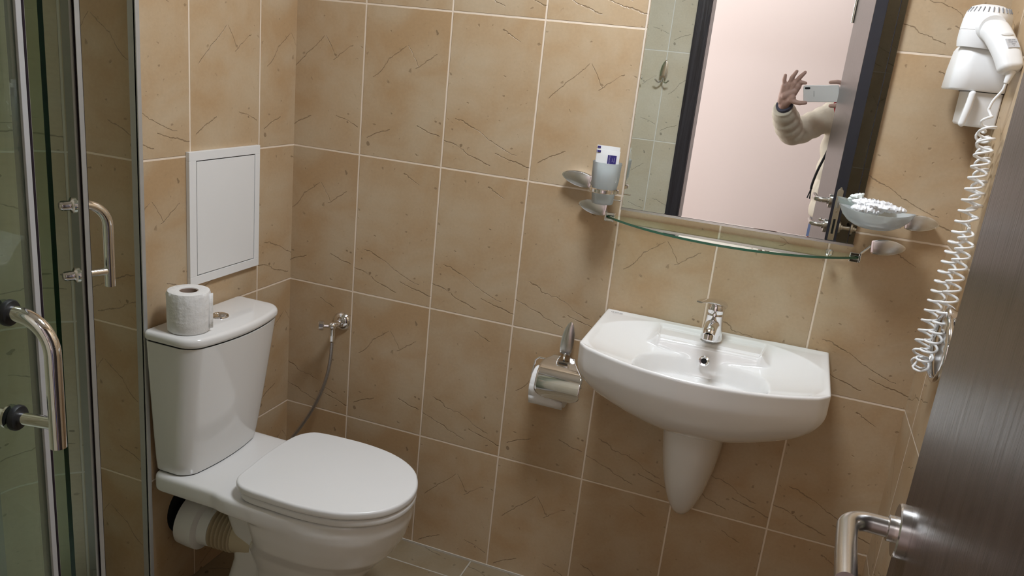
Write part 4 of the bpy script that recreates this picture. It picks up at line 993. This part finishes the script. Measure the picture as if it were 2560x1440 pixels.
cap([hp_(-.018, .080, -.048), hp_(0, .086, -.047), hp_(.018, .080, -.048)], [.005, .0075, .005])
cap([hp_(-.014, .078, -.058), hp_(0, .084, -.059), hp_(.014, .078, -.058)], [.005, .0075, .005])
for s_ in (-1, 1):
    cap([hp_(s_ * .05, .068, .030), hp_(s_ * .030, .083, .033), hp_(s_ * .014, .086, .028)], [.006, .008, .006])
    cap([hp_(s_ * .076, -.004, .020), hp_(s_ * .084, -.010, .004), hp_(s_ * .077, -.002, -.022)], [.010, .012, .007])
# legs
for s_ in (-1, 1):
    cap([(1.66 + s_ * .085, -2.33, .88), (1.66 + s_ * .095, -2.32, .48), (1.66 + s_ * .10, -2.345, .09)], [.085, .055, .040])
    cap([(1.66 + s_ * .10, -2.36, .045), (1.66 + s_ * .11, -2.20, .035)], [.038, .032])
# arms
SL, EL, WL = V((1.515, -2.315, 1.370)), V((1.335, -2.205, 1.272)), V((1.266, -2.030, 1.388))
SR, ER, WR = V((1.805, -2.315, 1.370)), V((1.800, -2.115, 1.190)), V((1.548, -2.005, 1.425))
cap([SL, EL, WL], [.050, .040, .027]); cap([SR, ER, WR], [.050, .040, .027])
# left hand: palm to the mirror, three fingers up, index and thumb pinching the phone
wl = V((1.266, -2.012, 1.400))
cap([WL, wl], [.027, .026])
ml_ = [((1.252, -1.988, 1.473), (1.2465, -1.980, 1.499), (1.2475, -1.976, 1.519), .0095), ((1.272, -1.984, 1.482), (1.2785, -1.974, 1.512), (1.293, -1.968, 1.540), .0102), ((1.293, -1.982, 1.488), (1.311, -1.974, 1.516), (1.329, -1.970, 1.539), .0102), ((1.312, -1.984, 1.478), (1.3195, -1.978, 1.4955), (1.340, -1.9745, 1.4935), .0098)]
for k, (a, b_, c, r_) in enumerate(ml_):
    cap([wl + V(((-.016 + .010 * k), .006, .004)), V(a)], [.0175, .0145]); 
    m1 = (V(a) + V(b_)) / 2
    cap([a, m1, b_, (V(b_) + V(c)) / 2, c], [r_ * 1.1, r_, r_ * 1.03, r_ * .92, r_ * .78])
cap([wl + V((.012, .010, .006)), (1.296, -1.982, 1.424)], [.020, .016])
cap([(1.290, -1.984, 1.416), (1.312, -1.977, 1.4065), (1.332, -1.973, 1.4045), (1.356, -1.9715, 1.4085)], [.0155, .0115, .0108, .0085])
cap([(1.262, -1.992, 1.43), (1.298, -1.988, 1.452)], [.020, .018])
# right hand: index along the top edge, thumb below, the rest folded behind the phone
wr = V((1.540, -1.992, 1.440))
cap([WR, wr], [.027, .026])
cap([wr, (1.512, -1.966, 1.462)], [.024, .021]); cap([wr + V((0, 0, .012)), (1.514, -1.958, 1.485)], [.020, .016])
cap([(1.514, -1.956, 1.490), (1.498, -1.944, 1.5095), (1.470, -1.9435, 1.5125), (1.442, -1.9475, 1.508)], [.0105, .0100, .0095, .0078])
cap([(1.516, -1.955, 1.470), (1.508, -1.950, 1.463), (1.505, -1.960, 1.452)], [.0105, .0100, .008])
cap([(1.518, -1.962, 1.452), (1.510, -1.960, 1.440), (1.506, -1.972, 1.438)], [.0100, .0095, .008])
cap([(1.522, -1.968, 1.436), (1.514, -1.966, 1.424), (1.508, -1.976, 1.424)], [.0095, .009, .0075])
cap([(1.518, -1.980, 1.436), (1.500, -1.958, 1.418), (1.482, -1.947, 1.4105), (1.462, -1.952, 1.408)], [.0150, .0115, .0108, .0088])
mk('body', bd, SKIN, per, remesh=.0032, smoothit=2)
for s_ in (-1, 1):
    e = mk('eye', MB().sphere(hp_(s_ * .031, .0755, .012), .0115, 16), simple('eye_white', (.75, .73, .70), .15, noise=.02), per)
    mk('iris', MB().lathe([(.0055, 0), (.0045, .0008), (.0005, .001)], hp_(s_ * .031, .0865, .012), hdir, 20), simple('brown_iris', (.05, .025, .012), .1, noise=.2), e)
# hair
hm = MB(); rings_ = []
for k in range(15):
    t = PI * .5 * k / 14 + .0
    rings_.append(None)
hm = MB()
for k in range(44):
    a = -2.65 + 5.3 * k / 43 + PI / 2 * 0; 
    dx_, dy_ = math.sin(a), -math.cos(a)
    d3 = hr * dx_ - hdir * -dy_
    p0_ = HC + V((0, 0, .112)) + d3 * .015; p1_ = HC + d3 * .072 + V((0, 0, .080)); p2_ = HC + d3 * .092 + V((0, 0, .015)); p3_ = HC + d3 * .086 + V((0, 0, -.045)) ; p4_ = HC + d3 * .078 + V((0, 0, -.085))
    front = -dy_ > .35
    pts_ = [p0_, p1_, p2_] + ([] if front else [p3_, p4_])
    if front: pts_[2] = HC + d3 * .090 + V((0, 0, .055))
    hm.tube(catmull(pts_, 4), .0135, 8, round_ends=True)
hm.sphere(HC + V((0, 0, .028)) - hdir * .006, .090, 20, (.90, 1.0, 1.05))
mk('hair', hm, HAIR, per, remesh=.005, smoothit=2)
# jacket: quilted tubes
jk = MB()
def puff(pts_, rs_, pitch, amp, n=24):
    pp = catmull(pts_, 14); L_ = [0]
    for a, b_ in zip(pp, pp[1:]): L_.append(L_[-1] + (b_ - a).length)
    out_r = []
    for i, l in enumerate(L_):
        u = i / (len(L_) - 1) * (len(rs_) - 1); j = min(int(u), len(rs_) - 2); r_ = rs_[j] + (rs_[j + 1] - rs_[j]) * (u - j)
        out_r.append(r_ + amp * abs(math.sin(PI * l / pitch)) - amp)
    jk.tube(pp, out_r, n)
tz = [(z, a, b_) for z, a, b_ in ((.835, .150, .115), (.86, .178, .137), (.95, .188, .146), (1.05, .186, .146), (1.16, .186, .145), (1.28, .190, .146), (1.36, .180, .132), (1.41, .135, .10), (1.435, .085, .080))]
rings_ = []
for i in range(70):
    z = .835 + (1.435 - .835) * i / 69
    j = max(k for k in range(len(tz)) if tz[k][0] <= z + 1e-6); j = min(j, len(tz) - 2); f_ = (z - tz[j][0]) / (tz[j + 1][0] - tz[j][0])
    a = tz[j][1] + (tz[j + 1][1] - tz[j][1]) * f_; b_ = tz[j][2] + (tz[j + 1][2] - tz[j][2]) * f_; q = .012 * abs(math.sin(PI * (z - .835) / .105)) - .006
    rings_.append([(1.658 + (a + q) * math.cos(t), -2.33 + (b_ + q) * math.sin(t), z) for t in [2 * PI * k / 36 for k in range(36)]])
jk.loft(rings_)
puff([V((1.56, -2.325, 1.355)), SL, (SL + EL) / 2 + V((0, 0, -.006)), EL + V((-.006, .0, -.008)), (EL + WL) / 2 + V((-.014, 0, -.010)), WL + V((-.004, -.006, -.012))], [.068, .070, .066, .067, .064, .049], .055, .006)
puff([V((1.76, -2.325, 1.355)), SR, (SR + ER) / 2, ER, (ER + WR) / 2, WR + V((.02, -.008, -.012))], [.066, .068, .062, .060, .056, .046], .055, .006)
jk.tube([(1.655, -2.33, 1.40), (1.652, -2.325, 1.45)], [.085, .072], 28)
mk('jacket', jk, JACKET, per, remesh=.0055, smoothit=3)
d_ = (WL - EL).normalized()
mk('cuff_lining', MB().tube([WL - d_ * .01, WL + d_ * .004], [.0385, .0375], 24), LINING, per)
d_ = (wr - ER).normalized()
mk('red_cuff', MB().tube([WR - V((.0, .004, .004)) + V((.018, -.006, -.006)), WR + V((-.006, .004, .004))], [.037, .035], 24), REDC, per)
mk('red_cuff', MB().tube([(1.500, -2.02, 1.385), (1.487, -1.995, 1.415), (1.490, -1.99, 1.455)], [.014, .013, .010], 16, round_ends=True), REDC, per)
# jeans and shoes
js = MB()
js.loft([[(1.66 + a * math.cos(t), -2.33 + b_ * math.sin(t), z) for t in [2 * PI * k / 28 for k in range(28)]] for z, a, b_ in ((.78, .150, .108), (.86, .165, .112), (.93, .160, .110))])
for s_ in (-1, 1):
    js.tube(catmull([(1.66 + s_ * .082, -2.33, .86), (1.66 + s_ * .092, -2.325, .66), (1.66 + s_ * .097, -2.32, .46), (1.66 + s_ * .10, -2.34, .24), (1.66 + s_ * .10, -2.345, .075)], 5), [.092 - .0018 * k for k in range(21)], 24)
mk('jeans', js, JEANS, per, remesh=.006, smoothit=3)
for s_ in (-1, 1):
    x_ = 1.66 + s_ * .105
    mk('shoe', MB().slab([(x_ + .047 * math.cos(t) * (1 + .12 * math.sin(t)), -2.285 + .135 * math.sin(t)) for t in [2 * PI * k / 32 for k in range(32)]], .001, .075, .028, 5), SHOE, per)
mk('bag_strap', MB().tube(catmull([(1.52, -2.19, 1.30), (1.500, -2.185, 1.20), (1.474, -2.20, 1.10), (1.463, -2.23, 1.03), (1.462, -2.24, 1.00)], 5), .006, 10).tube([(1.462, -2.24, 1.00), (1.452, -2.23, .955)], .003, 8).tube([(1.463, -2.24, 1.00), (1.464, -2.23, .952)], .003, 8), BLACKF, per)
